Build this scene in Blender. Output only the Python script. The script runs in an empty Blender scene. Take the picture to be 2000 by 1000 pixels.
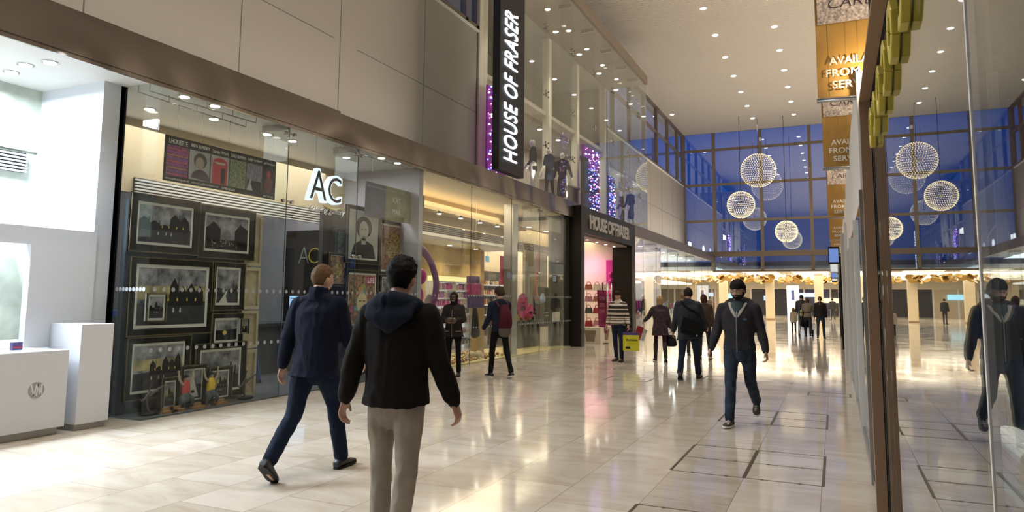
import bpy, bmesh, math, random
from mathutils import Vector, Matrix, noise
random.seed(7)
C = bpy.context.scene.collection
# ---------------------------------------------------------------- camera, world, exposure
FX, PX, PY, EYE = 1376.0, 1000.0, 437.0, 1.5
_y = Vector((631, -151, -FX)).normalized()
_x = Vector((3030, 119, FX)); _x = (_x - _y * _x.dot(_y)).normalized()
_z = _x.cross(_y)
MR = Matrix((_x, _y, _z))                      # camera axes -> world axes
cam_d = bpy.data.cameras.new('camera'); cam = bpy.data.objects.new('camera', cam_d); C.objects.link(cam)
cam.matrix_world = Matrix.Translation((0, 0, EYE)) @ MR.to_4x4()
cam_d.sensor_width = 36; cam_d.lens = FX / 2000 * 36; cam_d.shift_y = -63 / 2000
cam_d.clip_start = 0.02; cam_d.clip_end = 400
bpy.context.scene.camera = cam
CAM = Vector((0, 0, EYE))
def ray(px, py): return MR @ Vector((px - PX, PY - py, -FX))
def on_x(px, py, X): d = ray(px, py); return CAM + d * (X / d.x)
def on_y(px, py, Y): d = ray(px, py); return CAM + d * (Y / d.y)
def on_z(px, py, Z=0.0): d = ray(px, py); return CAM + d * ((Z - EYE) / d.z)
vs = bpy.context.scene.view_settings
vs.view_transform = 'Standard'; vs.look = 'None'; vs.gamma = 1; vs.use_curve_mapping = False
vs.exposure = -0.1
cy = bpy.context.scene.cycles
cy.max_bounces = 8; cy.diffuse_bounces = 3; cy.glossy_bounces = 4; cy.transparent_max_bounces = 24
cy.transmission_bounces = 4; cy.caustics_reflective = False; cy.caustics_refractive = False
cy.sample_clamp_indirect = 4.0; cy.sample_clamp_direct = 0
cy.use_denoising = True
w = bpy.data.worlds.new('dusk'); bpy.context.scene.world = w; w.use_nodes = True
nt = w.node_tree; nt.nodes.clear()
bg = nt.nodes.new('ShaderNodeBackground'); ow = nt.nodes.new('ShaderNodeOutputWorld')
tc = nt.nodes.new('ShaderNodeTexCoord'); sp = nt.nodes.new('ShaderNodeSeparateXYZ'); cr = nt.nodes.new('ShaderNodeValToRGB')
cr.color_ramp.elements[0].position = 0.0; cr.color_ramp.elements[0].color = (0.018, 0.055, 0.17, 1)
cr.color_ramp.elements[1].position = 0.35; cr.color_ramp.elements[1].color = (0.03, 0.13, 0.58, 1)
nt.links.new(tc.outputs['Generated'], sp.inputs[0]); nt.links.new(sp.outputs['Z'], cr.inputs[0])
nt.links.new(cr.outputs[0], bg.inputs[0]); nt.links.new(bg.outputs[0], ow.inputs[0]); bg.inputs[1].default_value = 1.0

def area(name, loc, sx, sy, power, col=(1, .86, .68), rot=(0, 0, 0), spread=math.pi):
    l = bpy.data.lights.new(name, 'AREA'); l.shape = 'RECTANGLE'; l.size = sx; l.size_y = sy; l.energy = power
    l.color = col; l.spread = spread
    o = bpy.data.objects.new(name, l); o.location = loc; o.rotation_euler = rot; C.objects.link(o); return o
def spot(name, loc, power, col=(1, .84, .62), angle=110, blend=.6, radius=.06, rot=(0, 0, 0)):
    l = bpy.data.lights.new(name, 'SPOT'); l.energy = power; l.color = col; l.spot_size = math.radians(angle)
    l.spot_blend = blend; l.shadow_soft_size = radius
    o = bpy.data.objects.new(name, l); o.location = loc; o.rotation_euler = rot; C.objects.link(o); return o
R90 = math.pi / 2
WARM = (1, .80, .56); NEUT = (1, .90, .76); COOL = (.80, .90, 1)
# hall: unseen uplighters added on the ledges to brighten ceiling and upper wall, downlights of the ceiling (their lens discs are built with the ceiling)
area('added_ledge_uplight', (1.3, 24, 3.9), .8, 44, 2300, (1,.89,.74), (0, math.pi, 0))
area('added_ledge_uplight', (-8.3, 9, 4.9), .5, 11, 105, NEUT, (0, math.pi, 0))
area('added_ledge_uplight', (-8.3, 41, 4.9), .8, 16, 260, NEUT, (0, math.pi, 0))
for ix, lx in enumerate((-4.42, -1.95)):
    for k in range(-10, 7):
        ly = 28.05 + 3.14 * k
        spot('ceiling_downlight_lamp', (lx, ly, 13.12), 540, (1,.92,.81), 80, .8, .05)
# shops: ceiling light inside each unit
area('kiosk_light', (-8.95, 3.2, 4.05), 1.0, 3.6, 900, (.78, .88, 1))
area('gallery_light', (-9.5, 9, 4.05), 2.6, 5.2, 190, (.96, .95, 1))
area('store_light', (-9.6, 16.6, 4.05), 3, 7.5, 260, WARM)
area('store_light', (-11.6, 25.5, 3.9), 5, 7, 420, WARM)
area('shop_light', (-9.8, 33.5, 4.0), 3, 8, 300, (1, .84, .80))
area('shop_light', (-9.8, 43.5, 4.0), 3, 9, 420, (.86, .96, 1))
for k in range(6): spot('display_box_lamp', (-8.6, 19.5 + 2.1 * k, 11.3), 520, NEUT, 75, .8, .06)
for k in range(3): spot('mannequin_lamp', (-7.9, 19.4 + 1.3 * k, 4.75), 150, NEUT, 60, .7, .03, (math.radians(180), math.radians(-18), 0))
area('upper_gallery_light', (-11, 25, 8.2), 1.6, 12, 260, NEUT)
area('far_hall_light', (-6, 62, 3.4), 24, 20, 3600, (1, .84, .62))
for px, py in ((98, 123), (22, 142), (50, 128), (130, 100)):
    q = on_z(px, py, 4.12); spot('kiosk_lamp', q, 140, (.80, .89, 1), 120, .9, .05)
for k in range(5): spot('beauty_lamp', (-10.2, 13.2 + 1.7 * k, 3.03), 75, WARM, 110, .9, .05)
# ---------------------------------------------------------------- materials
MATS = {}
def mat(name, col, rough=.5, metal=0, emit=None, es=1, spec=.5, coat=0, sheen=0, bump=0, bscale=40, bdist=.01, var=0, vscale=5, aniso=0):
    if name in MATS: return MATS[name]
    m = bpy.data.materials.new(name); m.use_nodes = True; MATS[name] = m
    n = m.node_tree.nodes; L = m.node_tree.links; b = n['Principled BSDF']
    b.inputs['Base Color'].default_value = (*col, 1); b.inputs['Roughness'].default_value = rough
    b.inputs['Metallic'].default_value = metal; b.inputs['Specular IOR Level'].default_value = spec
    b.inputs['Coat Weight'].default_value = coat; b.inputs['Sheen Weight'].default_value = sheen
    if aniso: b.inputs['Anisotropic'].default_value = aniso
    if emit:
        b.inputs['Emission Color'].default_value = (*emit, 1); b.inputs['Emission Strength'].default_value = es
    if bump or var:
        t = n.new('ShaderNodeTexCoord')
    if bump:
        x = n.new('ShaderNodeTexNoise'); x.inputs['Scale'].default_value = bscale; x.inputs['Detail'].default_value = 4
        k = n.new('ShaderNodeBump'); k.inputs['Strength'].default_value = bump; k.inputs['Distance'].default_value = bdist
        L.new(t.outputs['Object'], x.inputs['Vector']); L.new(x.outputs['Fac'], k.inputs['Height']); L.new(k.outputs[0], b.inputs['Normal'])
    if var:
        x = n.new('ShaderNodeTexNoise'); x.inputs['Scale'].default_value = vscale; x.inputs['Detail'].default_value = 5
        r = n.new('ShaderNodeValToRGB'); r.color_ramp.elements[0].position = .3; r.color_ramp.elements[1].position = .7
        r.color_ramp.elements[0].color = (*[c * (1 - var) for c in col], 1)
        r.color_ramp.elements[1].color = (*[min(1, c * (1 + var)) for c in col], 1)
        L.new(t.outputs['Object'], x.inputs['Vector']); L.new(x.outputs['Fac'], r.inputs[0]); L.new(r.outputs[0], b.inputs['Base Color'])
    return m
def emat(name, col, s):
    return mat(name, (0.02, .02, .02), .5, emit=col, es=s)
def glass(name, tint=(.93, .97, .95), ior=1.5, boost=1.0, rough=0.0):
    if name in MATS: return MATS[name]
    m = bpy.data.materials.new(name); m.use_nodes = True; MATS[name] = m
    n = m.node_tree.nodes; L = m.node_tree.links; n.clear()
    o = n.new('ShaderNodeOutputMaterial'); mx = n.new('ShaderNodeMixShader'); tr = n.new('ShaderNodeBsdfTransparent'); g = n.new('ShaderNodeBsdfGlossy')
    lw = n.new('ShaderNodeLayerWeight'); lw.inputs[0].default_value = .5
    pw = n.new('ShaderNodeMath'); pw.operation = 'POWER'; pw.inputs[1].default_value = 5
    mu = n.new('ShaderNodeMath'); mu.operation = 'MULTIPLY_ADD'; mu.use_clamp = True; mu.inputs[1].default_value = .96; mu.inputs[2].default_value = .04 * boost
    tr.inputs[0].default_value = (*tint, 1); g.inputs['Roughness'].default_value = rough; g.inputs['Color'].default_value = (.95, .97, .97, 1)
    L.new(lw.outputs['Facing'], pw.inputs[0]); L.new(pw.outputs[0], mu.inputs[0]); L.new(mu.outputs[0], mx.inputs[0]); L.new(tr.outputs[0], mx.inputs[1]); L.new(g.outputs[0], mx.inputs[2]); L.new(mx.outputs[0], o.inputs[0])
    return m
# ---------------------------------------------------------------- mesh helpers
class MB:
    def __init__(s): s.bm = bmesh.new(); s.mats = []; s.cur = 0
    def use(s, m):
        if m not in s.mats: s.mats.append(m)
        s.cur = s.mats.index(m); return s
    def _f(s, vs_, smooth=False):
        try: f = s.bm.faces.new(vs_)
        except ValueError: return None
        f.material_index = s.cur; f.smooth = smooth; return f
    def box(s, x0, y0, z0, x1, y1, z1, M=None):
        P = [Vector((x, y, z)) for z in (min(z0, z1), max(z0, z1)) for y in (min(y0, y1), max(y0, y1)) for x in (min(x0, x1), max(x0, x1))]
        if M: P = [M @ p for p in P]
        v = [s.bm.verts.new(p) for p in P]
        for f in ((0, 2, 3, 1), (4, 5, 7, 6), (0, 1, 5, 4), (2, 6, 7, 3), (0, 4, 6, 2), (1, 3, 7, 5)): s._f([v[i] for i in f])
        return s
    def quad(s, *P): s._f([s.bm.verts.new(p) for p in P]); return s
    def poly(s, P): s._f([s.bm.verts.new(p) for p in P]); return s
    def prism(s, P, off):
        off = Vector(off); a = [s.bm.verts.new(p) for p in P]; b = [s.bm.verts.new(Vector(p) + off) for p in P]; n = len(P)
        s._f(a[::-1]); s._f(b)
        for i in range(n): s._f([a[i], a[(i + 1) % n], b[(i + 1) % n], b[i]])
        return s
    def cyl(s, a, b, r, r2=None, n=16, smooth=True):
        a = Vector(a); b = Vector(b); r2 = r if r2 is None else r2; d = (b - a).normalized()
        u = d.orthogonal().normalized(); v = d.cross(u)
        A = [s.bm.verts.new(a + (u * math.cos(t) + v * math.sin(t)) * r) for t in [2 * math.pi * i / n for i in range(n)]]
        B = [s.bm.verts.new(b + (u * math.cos(t) + v * math.sin(t)) * r2) for t in [2 * math.pi * i / n for i in range(n)]]
        for i in range(n): s._f([A[i], A[(i + 1) % n], B[(i + 1) % n], B[i]], smooth)
        s._f(A[::-1]); s._f(B); return s
    def ell(s, c, r, M=None, nu=16, nv=10, smooth=True):
        c = Vector(c); r = (r, r, r) if isinstance(r, (int, float)) else r
        def P(i, j):
            th = math.pi * j / nv; ph = 2 * math.pi * i / nu
            p = Vector((r[0] * math.sin(th) * math.cos(ph), r[1] * math.sin(th) * math.sin(ph), r[2] * math.cos(th)))
            return c + (M @ p if M else p)
        t = s.bm.verts.new(P(0, 0)); b = s.bm.verts.new(P(0, nv)); R = [[s.bm.verts.new(P(i, j)) for i in range(nu)] for j in range(1, nv)]
        for i in range(nu):
            k = (i + 1) % nu
            s._f([t, R[0][i], R[0][k]], smooth); s._f([b, R[-1][k], R[-1][i]], smooth)
            for j in range(nv - 2): s._f([R[j][i], R[j + 1][i], R[j + 1][k], R[j][k]], smooth)
        return s
    def tube(s, pts, radii, side=(1, 0, 0), n=14, cap=True, smooth=True, sub=3, lock=False):
        """loft of ellipses (ra along 'side', rb across) along a smoothed path"""
        pts = [Vector(p) for p in pts]; radii = [(r, r) if isinstance(r, (int, float)) else tuple(r) for r in radii]
        side = Vector(side)
        if len(pts) > 2 and sub > 1:
            q, rr = [], []
            for i in range(len(pts) - 1):
                p0 = pts[max(i - 1, 0)]; p1 = pts[i]; p2 = pts[i + 1]; p3 = pts[min(i + 2, len(pts) - 1)]
                for k in range(sub):
                    t = k / sub
                    q.append(.5 * ((2 * p1) + (-p0 + p2) * t + (2 * p0 - 5 * p1 + 4 * p2 - p3) * t * t + (-p0 + 3 * p1 - 3 * p2 + p3) * t ** 3))
                    e = t * t * (3 - 2 * t)
                    rr.append(tuple(radii[i][j] * (1 - e) + radii[i + 1][j] * e for j in (0, 1)))
            q.append(pts[-1]); rr.append(radii[-1]); pts, radii = q, rr
        N = len(pts); fr = []
        for i in range(N):
            t = (pts[min(i + 1, N - 1)] - pts[max(i - 1, 0)]).normalized()
            if lock: t = Vector((0, 0, 1 if pts[-1].z > pts[0].z else -1))
            a = side - t * side.dot(t)
            if a.length < 1e-3: a = t.orthogonal()
            a.normalize(); fr.append((t, a, t.cross(a)))
        L = []
        if cap:
            t, a, b = fr[0]; r = radii[0]; m = min(r)
            for k in (2, 1): an = R90 * k / 3; L.append((pts[0] - t * m * math.sin(an), (r[0] * math.cos(an), r[1] * math.cos(an)), a, b))
        for i in range(N): L.append((pts[i], radii[i], fr[i][1], fr[i][2]))
        if cap:
            t, a, b = fr[-1]; r = radii[-1]; m = min(r)
            for k in (1, 2): an = R90 * k / 3; L.append((pts[-1] + t * m * math.sin(an), (r[0] * math.cos(an), r[1] * math.cos(an)), a, b))
        R = [[s.bm.verts.new(p + a * r[0] * math.cos(2 * math.pi * i / n) + b * r[1] * math.sin(2 * math.pi * i / n)) for i in range(n)] for p, r, a, b in L]
        for j in range(len(R) - 1):
            for i in range(n): s._f([R[j][i], R[j][(i + 1) % n], R[j + 1][(i + 1) % n], R[j + 1][i]], smooth)
        s._f(R[0][::-1], smooth); s._f(R[-1], smooth); return s
    def build(s, name, m=None, parent=None, label=None, bevel=0):
        me = bpy.data.meshes.new(name)
        bmesh.ops.recalc_face_normals(s.bm, faces=s.bm.faces)
        s.bm.to_mesh(me); s.bm.free()
        for q in (s.mats or [m]): me.materials.append(q)
        o = bpy.data.objects.new(name, me); C.objects.link(o)
        if parent is not None: attach(o, parent)
        if label: o['label'] = label
        if bevel:
            b = o.modifiers.new('bevel', 'BEVEL'); b.width = bevel; b.segments = 2; b.limit_method = 'ANGLE'
        return o
def attach(o, parent):
    o.parent = parent; q = Vector((0, 0, 0)); p = parent
    M = parent_world(parent); o.matrix_parent_inverse = M.inverted()
def parent_world(p):
    M = Matrix.LocRotScale(p.location, p.rotation_euler, p.scale)
    if p.parent: M = parent_world(p.parent) @ p.matrix_parent_inverse @ M
    return M
def thing(name, label, cat, loc=(0, 0, 0), group=None, rz=0):
    o = bpy.data.objects.new(name, None); o.empty_display_size = .1; C.objects.link(o); o.location = loc; o.rotation_euler = (0, 0, rz)
    o['label'] = label; o['category'] = cat
    if group: o['group'] = group
    return o
def tag(o, label, cat, group=None, kind=None):
    o['label'] = label; o['category'] = cat
    if group: o['group'] = group
    if kind: o['kind'] = kind
    return o
def struct(o): o['kind'] = 'structure'; return o
def sroot(name, loc=(0, 0, 0)):
    o = bpy.data.objects.new(name, None); C.objects.link(o); o.location = loc; o['kind'] = 'structure'; return o
def kids(o): return [c for c in bpy.data.objects if c.parent == o]
def copy_tree(o, loc=None, label=None, parent=None, rz=None):
    c = o.copy(); C.objects.link(c)
    if parent is not None: c.parent = parent; c.matrix_parent_inverse = o.matrix_parent_inverse.copy()
    for k in kids(o):
        d = copy_tree(k, parent=c)
    if loc is not None: c.location = loc
    if rz is not None: c.rotation_euler = (0, 0, rz)
    if label: c['label'] = label
    return c
_fonts = {}
def text_obj(name, s, size, m, M, parent=None, extrude=.01, align='LEFT', sx=1, spacing=1, bold=0, shear=0):
    """writing as mesh; M maps the text plane (x right, y up, z towards the reader) into the world"""
    cu = bpy.data.curves.new(name, 'FONT'); cu.body = s; cu.size = size; cu.extrude = extrude; cu.align_x = align
    cu.space_character = spacing; cu.offset = bold; cu.shear = shear; cu.resolution_u = 3
    t = bpy.data.objects.new(name, cu); C.objects.link(t)
    dg = bpy.context.evaluated_depsgraph_get(); me = bpy.data.meshes.new_from_object(t.evaluated_get(dg))
    bpy.data.objects.remove(t); bpy.data.curves.remove(cu)
    me.transform(Matrix.Diagonal((sx, 1, 1, 1))); me.transform(M); me.materials.clear(); me.materials.append(m)
    o = bpy.data.objects.new(name, me); C.objects.link(o)
    if parent is not None: attach(o, parent)
    return o
def frame_yz(x, y, z, f=1):   # writing on a wall parallel to the hall, read from +x side: x right -> +y
    return Matrix(((0, 0, 1, x), (1, 0, 0, y), (0, 1, 0, z), (0, 0, 0, 1)))
def frame_xz(x, y, z):        # writing that faces -y
    return Matrix(((1, 0, 0, x), (0, 0, -1, y), (0, 1, 0, z), (0, 0, 0, 1)))
# ---------------------------------------------------------------- setting materials
def marble():
    m = bpy.data.materials.new('marble_floor'); m.use_nodes = True; n = m.node_tree.nodes; L = m.node_tree.links; b = n['Principled BSDF']
    t = n.new('ShaderNodeTexCoord'); mp = n.new('ShaderNodeMapping'); mp.inputs['Rotation'].default_value = (0, 0, R90); mp.inputs['Location'].default_value = (.2, .15, 0)
    L.new(t.outputs['Object'], mp.inputs[0])
    br = n.new('ShaderNodeTexBrick'); br.offset = .37; br.squash = 1
    br.inputs['Scale'].default_value = 1; br.inputs['Mortar Size'].default_value = .0022; br.inputs['Brick Width'].default_value = 1.22; br.inputs['Row Height'].default_value = .61
    br.inputs['Color1'].default_value = (0, 0, 0, 1); br.inputs['Color2'].default_value = (1, 1, 1, 1); br.inputs['Mortar'].default_value = (.5, .5, .5, 1); br.inputs['Mortar Smooth'].default_value = 0
    L.new(mp.outputs[0], br.inputs['Vector'])
    # per-slab shift of the veining
    ad = n.new('ShaderNodeVectorMath'); ad.operation = 'MULTIPLY_ADD'; ad.inputs[1].default_value = (7, 13, 5)
    L.new(br.outputs['Color'], ad.inputs[0]); L.new(t.outputs['Object'], ad.inputs[2])
    sc = n.new('ShaderNodeMapping'); sc.inputs['Scale'].default_value = (.7, 1.9, 1); L.new(ad.outputs[0], sc.inputs[0])
    no = n.new('ShaderNodeTexNoise'); no.inputs['Scale'].default_value = 1.5; no.inputs['Detail'].default_value = 8; no.inputs['Roughness'].default_value = .62; no.inputs['Distortion'].default_value = .8
    L.new(sc.outputs[0], no.inputs['Vector'])
    r = n.new('ShaderNodeValToRGB'); e = r.color_ramp.elements
    e[0].position = .28; e[0].color = (.50, .425, .335, 1); e[1].position = .52; e[1].color = (.63, .565, .48, 1)
    x = e.new(.74); x.color = (.70, .65, .575, 1)
    L.new(no.outputs['Fac'], r.inputs[0])
    hs = n.new('ShaderNodeMix'); hs.data_type = 'RGBA'; hs.blend_type = 'MULTIPLY'; hs.inputs[0].default_value = 1
    r2 = n.new('ShaderNodeValToRGB'); r2.color_ramp.elements[0].color = (.86, .84, .80, 1); r2.color_ramp.elements[1].color = (1, 1, 1, 1)
    L.new(br.outputs['Color'], r2.inputs[0]); L.new(r.outputs[0], hs.inputs[6]); L.new(r2.outputs[0], hs.inputs[7])
    mo = n.new('ShaderNodeMix'); mo.data_type = 'RGBA'; mo.inputs[7].default_value = (.22, .18, .13, 1)
    L.new(br.outputs['Fac'], mo.inputs[0]); L.new(hs.outputs[2], mo.inputs[6]); L.new(mo.outputs[2], b.inputs['Base Color'])
    n2 = n.new('ShaderNodeTexNoise'); n2.inputs['Scale'].default_value = 1.1; n2.inputs['Detail'].default_value = 3; L.new(t.outputs['Object'], n2.inputs['Vector'])
    mr = n.new('ShaderNodeMapRange'); mr.inputs[1].default_value = .3; mr.inputs[2].default_value = .7; mr.inputs[3].default_value = .05; mr.inputs[4].default_value = .12
    L.new(n2.outputs['Fac'], mr.inputs[0]); L.new(mr.outputs[0], b.inputs['Roughness'])
    bp = n.new('ShaderNodeBump'); bp.inputs['Strength'].default_value = .06; bp.inputs['Distance'].default_value = .01
    n3 = n.new('ShaderNodeTexNoise'); n3.inputs['Scale'].default_value = 3; L.new(t.outputs['Object'], n3.inputs['Vector']); L.new(n3.outputs['Fac'], bp.inputs['Height']); L.new(bp.outputs[0], b.inputs['Normal'])
    b.inputs['Specular IOR Level'].default_value = .75
    return m
M_FLOOR = marble()
M_PANEL = mat('beige_wall_panel', (.40, .365, .33), .75, bump=.15, bscale=120, bdist=.002)
M_SEAM = mat('panel_seam', (.16, .14, .12), .9)
M_SLAT = mat('ceiling_slat', (.60, .545, .46), .6)
M_GAP = mat('ceiling_gap', (.10, .085, .07), .9)
M_BRONZE = mat('brushed_bronze', (.29, .255, .222), .22, 1, bump=.7, bscale=1.1, bdist=.10)
for _n in M_BRONZE.node_tree.nodes:
    if _n.type == 'TEX_NOISE': _n.inputs['Detail'].default_value = 0; _n.inputs['Distortion'].default_value = .6
M_MULL = mat('mullion_bronze', (.22, .17, .12), .5, .4)
M_DBRONZE = mat('dark_bronze', (.30, .18, .105), .45, .0, bump=.05, bscale=60, bdist=.002)
M_STEEL = mat('steel', (.45, .44, .42), .3, 1)
M_BLACK = mat('black_gloss', (.008, .007, .007), .3, spec=.25)
M_BLKM = mat('black_matt', (.010, .010, .010), .6, spec=.2)
M_WHITE = mat('white_paint', (.80, .79, .76), .5)
M_CREAM = mat('cream_plaster', (.72, .66, .55), .7)
M_BEIGE = mat('beige_plaster', (.55, .43, .25), .7, bump=.1, bscale=60, bdist=.003)
M_DARK = mat('dark_interior', (.05, .045, .04), .6)
M_GREYW = mat('grey_wall', (.10, .11, .13), .6)
M_GLASS = glass('shopfront_glass', (.95, .98, .97), 1.5, .6)
M_GLASSB = glass('box_glass', (.95, .97, .96), 1.5, .8)
M_GLASSF = glass('curtain_wall_glass', (.80, .88, 1.0), 1.5, 6.5)
M_GLASSM = glass('side_window_glass', (.88, .92, .92), 1.55, 1.8)
M_LED = emat('led_white', (1, .93, .80), 14)
M_LEDW = emat('led_warm', (1, .80, .50), 7)
M_LEDC = emat('led_cool', (.85, .93, 1), 10)
XG, XF, XU, XR, YF, ZC = -7.6, -7.5, -9.5, .25, 50.2, 13.2

# floor, ceiling
b = MB(); b.box(-30, -4, -.2, 8, 100, 0); struct(b.build('floor', M_FLOOR))
b = MB(); b.use(M_GAP).box(-10.2, -6, ZC + .03, 6, YF + .2, ZC + .3); b.use(M_SLAT)
y = -5.9
while y < YF - .05:
    b.box(-9.9, y, ZC, 6, y + .074, ZC + .03); y += .112
struct(b.build('ceiling', M_SLAT))
# ceiling downlights in two rows plus a single one by the clerestory
proto = None; spots_xy = [(-4.42, 28.05 + 3.14 * k) for k in range(0, 7)] + [(-1.95, 28.05 + 3.14 * k) for k in range(0, 7)] + [(-9.0, 44.0)]
for i, (x, y) in enumerate(spots_xy):
    if proto is None:
        proto = thing('downlight', '', 'ceiling light', (x, y, ZC), 'recessed downlights in the slatted hall ceiling')
        b = MB(); b.cyl((x, y, ZC - .012), (x, y, ZC + .02), .15, .15, 24); b.build('trim_ring', M_WHITE, proto)
        b = MB(); b.cyl((x, y, ZC - .03), (x, y, ZC - .012), .10, .12, 24); b.build('lens', M_LED, proto)
        o = proto
    else: o = copy_tree(proto, (x, y, ZC))
    o['label'] = ('round recessed downlight in the row of the slatted ceiling nearer the banners' if x > -3 else
                  'round recessed downlight in the slatted ceiling row nearer the glass display box') if x > -6 else 'lone recessed downlight beside the left clerestory window'

# upper wall left: panels with seams, clerestory, both sides of the glass box
b = MB(); b.use(M_PANEL)
b.box(XU - .25, -6, 4.4, XU, 18.2, 9.45)
b.box(XU - .25, 31.4, 4.4, XU, YF, 9.45)
b.use(M_SEAM)
for y in (6.18, 9.04, 11.8, 15.2): b.box(XU, y - .01, 4.6, XU + .004, y + .01, 9.45)
for y in (34.0, 37.0, 40.0, 43.0, 46.2): b.box(XU, y - .012, 4.6, XU + .004, y + .012, 9.45)
b.box(XU, -6, 6.97, XU + .004, 11.6, 6.985); b.box(XU, 12.4, 6.97, XU + .004, 18.2, 6.985); b.box(XU, 31.4, 6.97, XU + .004, YF, 6.99)
b.use(M_WHITE).box(XU - .3, -6, 9.45, XU + .05, 18.2, 9.52).box(XU - .3, 31.4, 9.45, XU + .05, YF, 9.52)
struct(b.build('wall_left_upper', M_PANEL))
def window_band(name, x, ys, z0, z1, zt, y0, y1):
    r = sroot(name, (x, y0, z0))
    f = MB()
    for y in ys: f.box(x - .14, y - .07, z0, x + .06, y + .07, z1)
    f.box(x - .14, y0, z0, x + .06, y1, z0 + .1).box(x - .14, y0, z1 - .1, x + .06, y1, z1)
    for z in zt: f.box(x - .12, y0, z - .05, x + .05, y1, z + .05)
    f.build('frame', M_MULL, r)
    g = MB(); g.box(x - .05, y0, z0, x - .035, y1, z1); g.build('pane', M_GLASSF, r); return r
window_band('window_1', XU, [14.0, 17.4, 18.1], 9.52, ZC, [11.6], -4, 18.2)
window_band('window_2', XU, [32.5, 35.6, 38.7, 41.8, 44.9, 48.0, 50.0], 9.52, ZC, [11.6], 31.4, YF)
# clerestory pier and light strip next to the glass box
b = MB(); b.use(M_CREAM).box(XU - .3, 18.2, 4.4, XU + .06, 18.75, ZC); b.use(M_CREAM).box(XU - .3, 31.2, 4.4, XU + .0, 31.5, ZC); struct(b.build('trim_1', M_CREAM))
# ledge over the shops, bronze fascia (two lengths) and ledges
b = MB(); b.box(XU - .2, -6, 4.25, XF - .1, 18.8, 4.45).box(XU - .2, 31.3, 4.25, XF - .1, YF, 4.45); struct(b.build('trim_2', M_GREYW))
b = MB(); b.box(XF - .12, -6, 4.13, XF, 9.4, 4.62); b.box(XF - .12, 9.4, 4.13, XF, 22.0, 4.585); b.box(XF - .05, -6, 4.08, XF - .02, 22, 4.13)
struct(b.build('trim_3', M_BRONZE))
b = MB(); b.box(XF - .12, 28.0, 4.13, XF, YF, 4.60); struct(b.build('trim_4', mat('grey_fascia', (.23, .20, .18), .4, .5)))

# far curtain wall above the opening
r = sroot('window_3', (-4.5, YF, 3.5)); f = MB()
mx = [-9.5, -7.42, -4.3, -1.2, 1.9, 5.0]
for x in mx: f.box(x - .1, YF - .1, 4.5, x + .1, YF + .12, ZC)
for z in (11.99, 9.52, 6.96, 4.75): f.box(-9.6, YF - .07, z - .085, 5.2, YF + .1, z + .085)
f.box(-9.6, YF - .09, 4.47, 5.2, YF + .1, 4.66); f.box(-7.6, YF - .09, 3.42, 5.2, YF + .1, 3.55)
for x in (-7.55, -4.35, -1.22, 1.9): f.box(x - .11, YF - .09, 3.5, x + .11, YF + .1, 4.5)
f.build('frame', M_MULL, r)
g = MB(); g.box(-9.6, YF, 4.6, 5.2, YF + .02, ZC); g.build('pane', M_GLASSF, r)
g = MB(); g.box(-7.6, YF, 3.5, 5.2, YF + .02, 4.5); g.build('lower_pane', M_GLASSF, r)
tag(MB().box(-4.33, YF - .35, 12.35, -4.18, YF - .09, 12.55).build('security_camera', M_WHITE), 'small white security camera on a mullion of the far window wall', 'camera')
# a dark building outside behind the lower half
b = MB(); b.box(-40, YF + 60, -1, 40, YF + 66, 7.2); tag(b.build('distant_building', mat('dusk_building', (.05, .05, .06), .8)), 'dark low building outside beyond the far window wall', 'building')
# roof of the far hall so that it closes under the window
b = MB(); b.box(-30, YF + .2, 3.6, 12, 98, 3.8); struct(b.build('ceiling_far', M_WHITE))
b = MB(); b.box(-30, 97.5, 0, 12, 98, 3.6); b.box(-30, 52, 0, -29.6, 98, 3.6); b.box(11.6, 52, 0, 12, 98, 3.6); struct(b.build('wall_far', M_CREAM))

# right side wall above the shops and its white fascia
b = MB(); b.use(M_PANEL).box(2.2, -4, 3.7, 2.5, YF, ZC); struct(b.build('wall_right_upper', M_PANEL))
b = MB(); b.use(M_WHITE).box(.25, 7.1, 2.45, .9, 14.8, 3.62).box(.25, 14.8, 3.0, .9, YF, 3.5).box(.9, -4, 3.5, 2.3, YF, 3.7); struct(b.build('trim_5', M_WHITE))
# wall behind the camera
b = MB(); b.box(-12, -6.3, 0, 6, -6, ZC); struct(b.build('wall_back', M_PANEL))
# ---------------------------------------------------------------- helpers for signs and panes
def fit_text(name, s, m, O, U, V, w, h, depth=.01, parent=None, bold=0, shear=0, spacing=1):
    """writing scaled to exactly w x h metres; O lower-left corner, U reading direction, V up"""
    U = Vector(U).normalized(); V = Vector(V).normalized(); N = U.cross(V)
    cu = bpy.data.curves.new(name, 'FONT'); cu.body = s; cu.size = 1; cu.extrude = 0.5; cu.offset = bold; cu.shear = shear; cu.resolution_u = 3; cu.space_character = spacing
    t = bpy.data.objects.new(name, cu); C.objects.link(t); dg = bpy.context.evaluated_depsgraph_get()
    me = bpy.data.meshes.new_from_object(t.evaluated_get(dg)); bpy.data.objects.remove(t); bpy.data.curves.remove(cu)
    xs = [v.co.x for v in me.vertices]; ys = [v.co.y for v in me.vertices]; x0, x1, y0, y1 = min(xs), max(xs), min(ys), max(ys)
    O = Vector(O)
    for v in me.vertices:
        c = v.co; v.co = O + U * ((c.x - x0) / (x1 - x0) * w) + V * ((c.y - y0) / (y1 - y0) * h) + N * ((c.z + .5) * depth)
    me.materials.clear(); me.materials.append(m)
    o = bpy.data.objects.new(name, me); C.objects.link(o)
    if parent is not None: attach(o, parent)
    return o
EY, EZ, EX = (0, 1, 0), (0, 0, 1), (1, 0, 0)
M_ZIP = mat('chrome_fitting', (.35, .34, .32), .22, 1)

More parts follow.
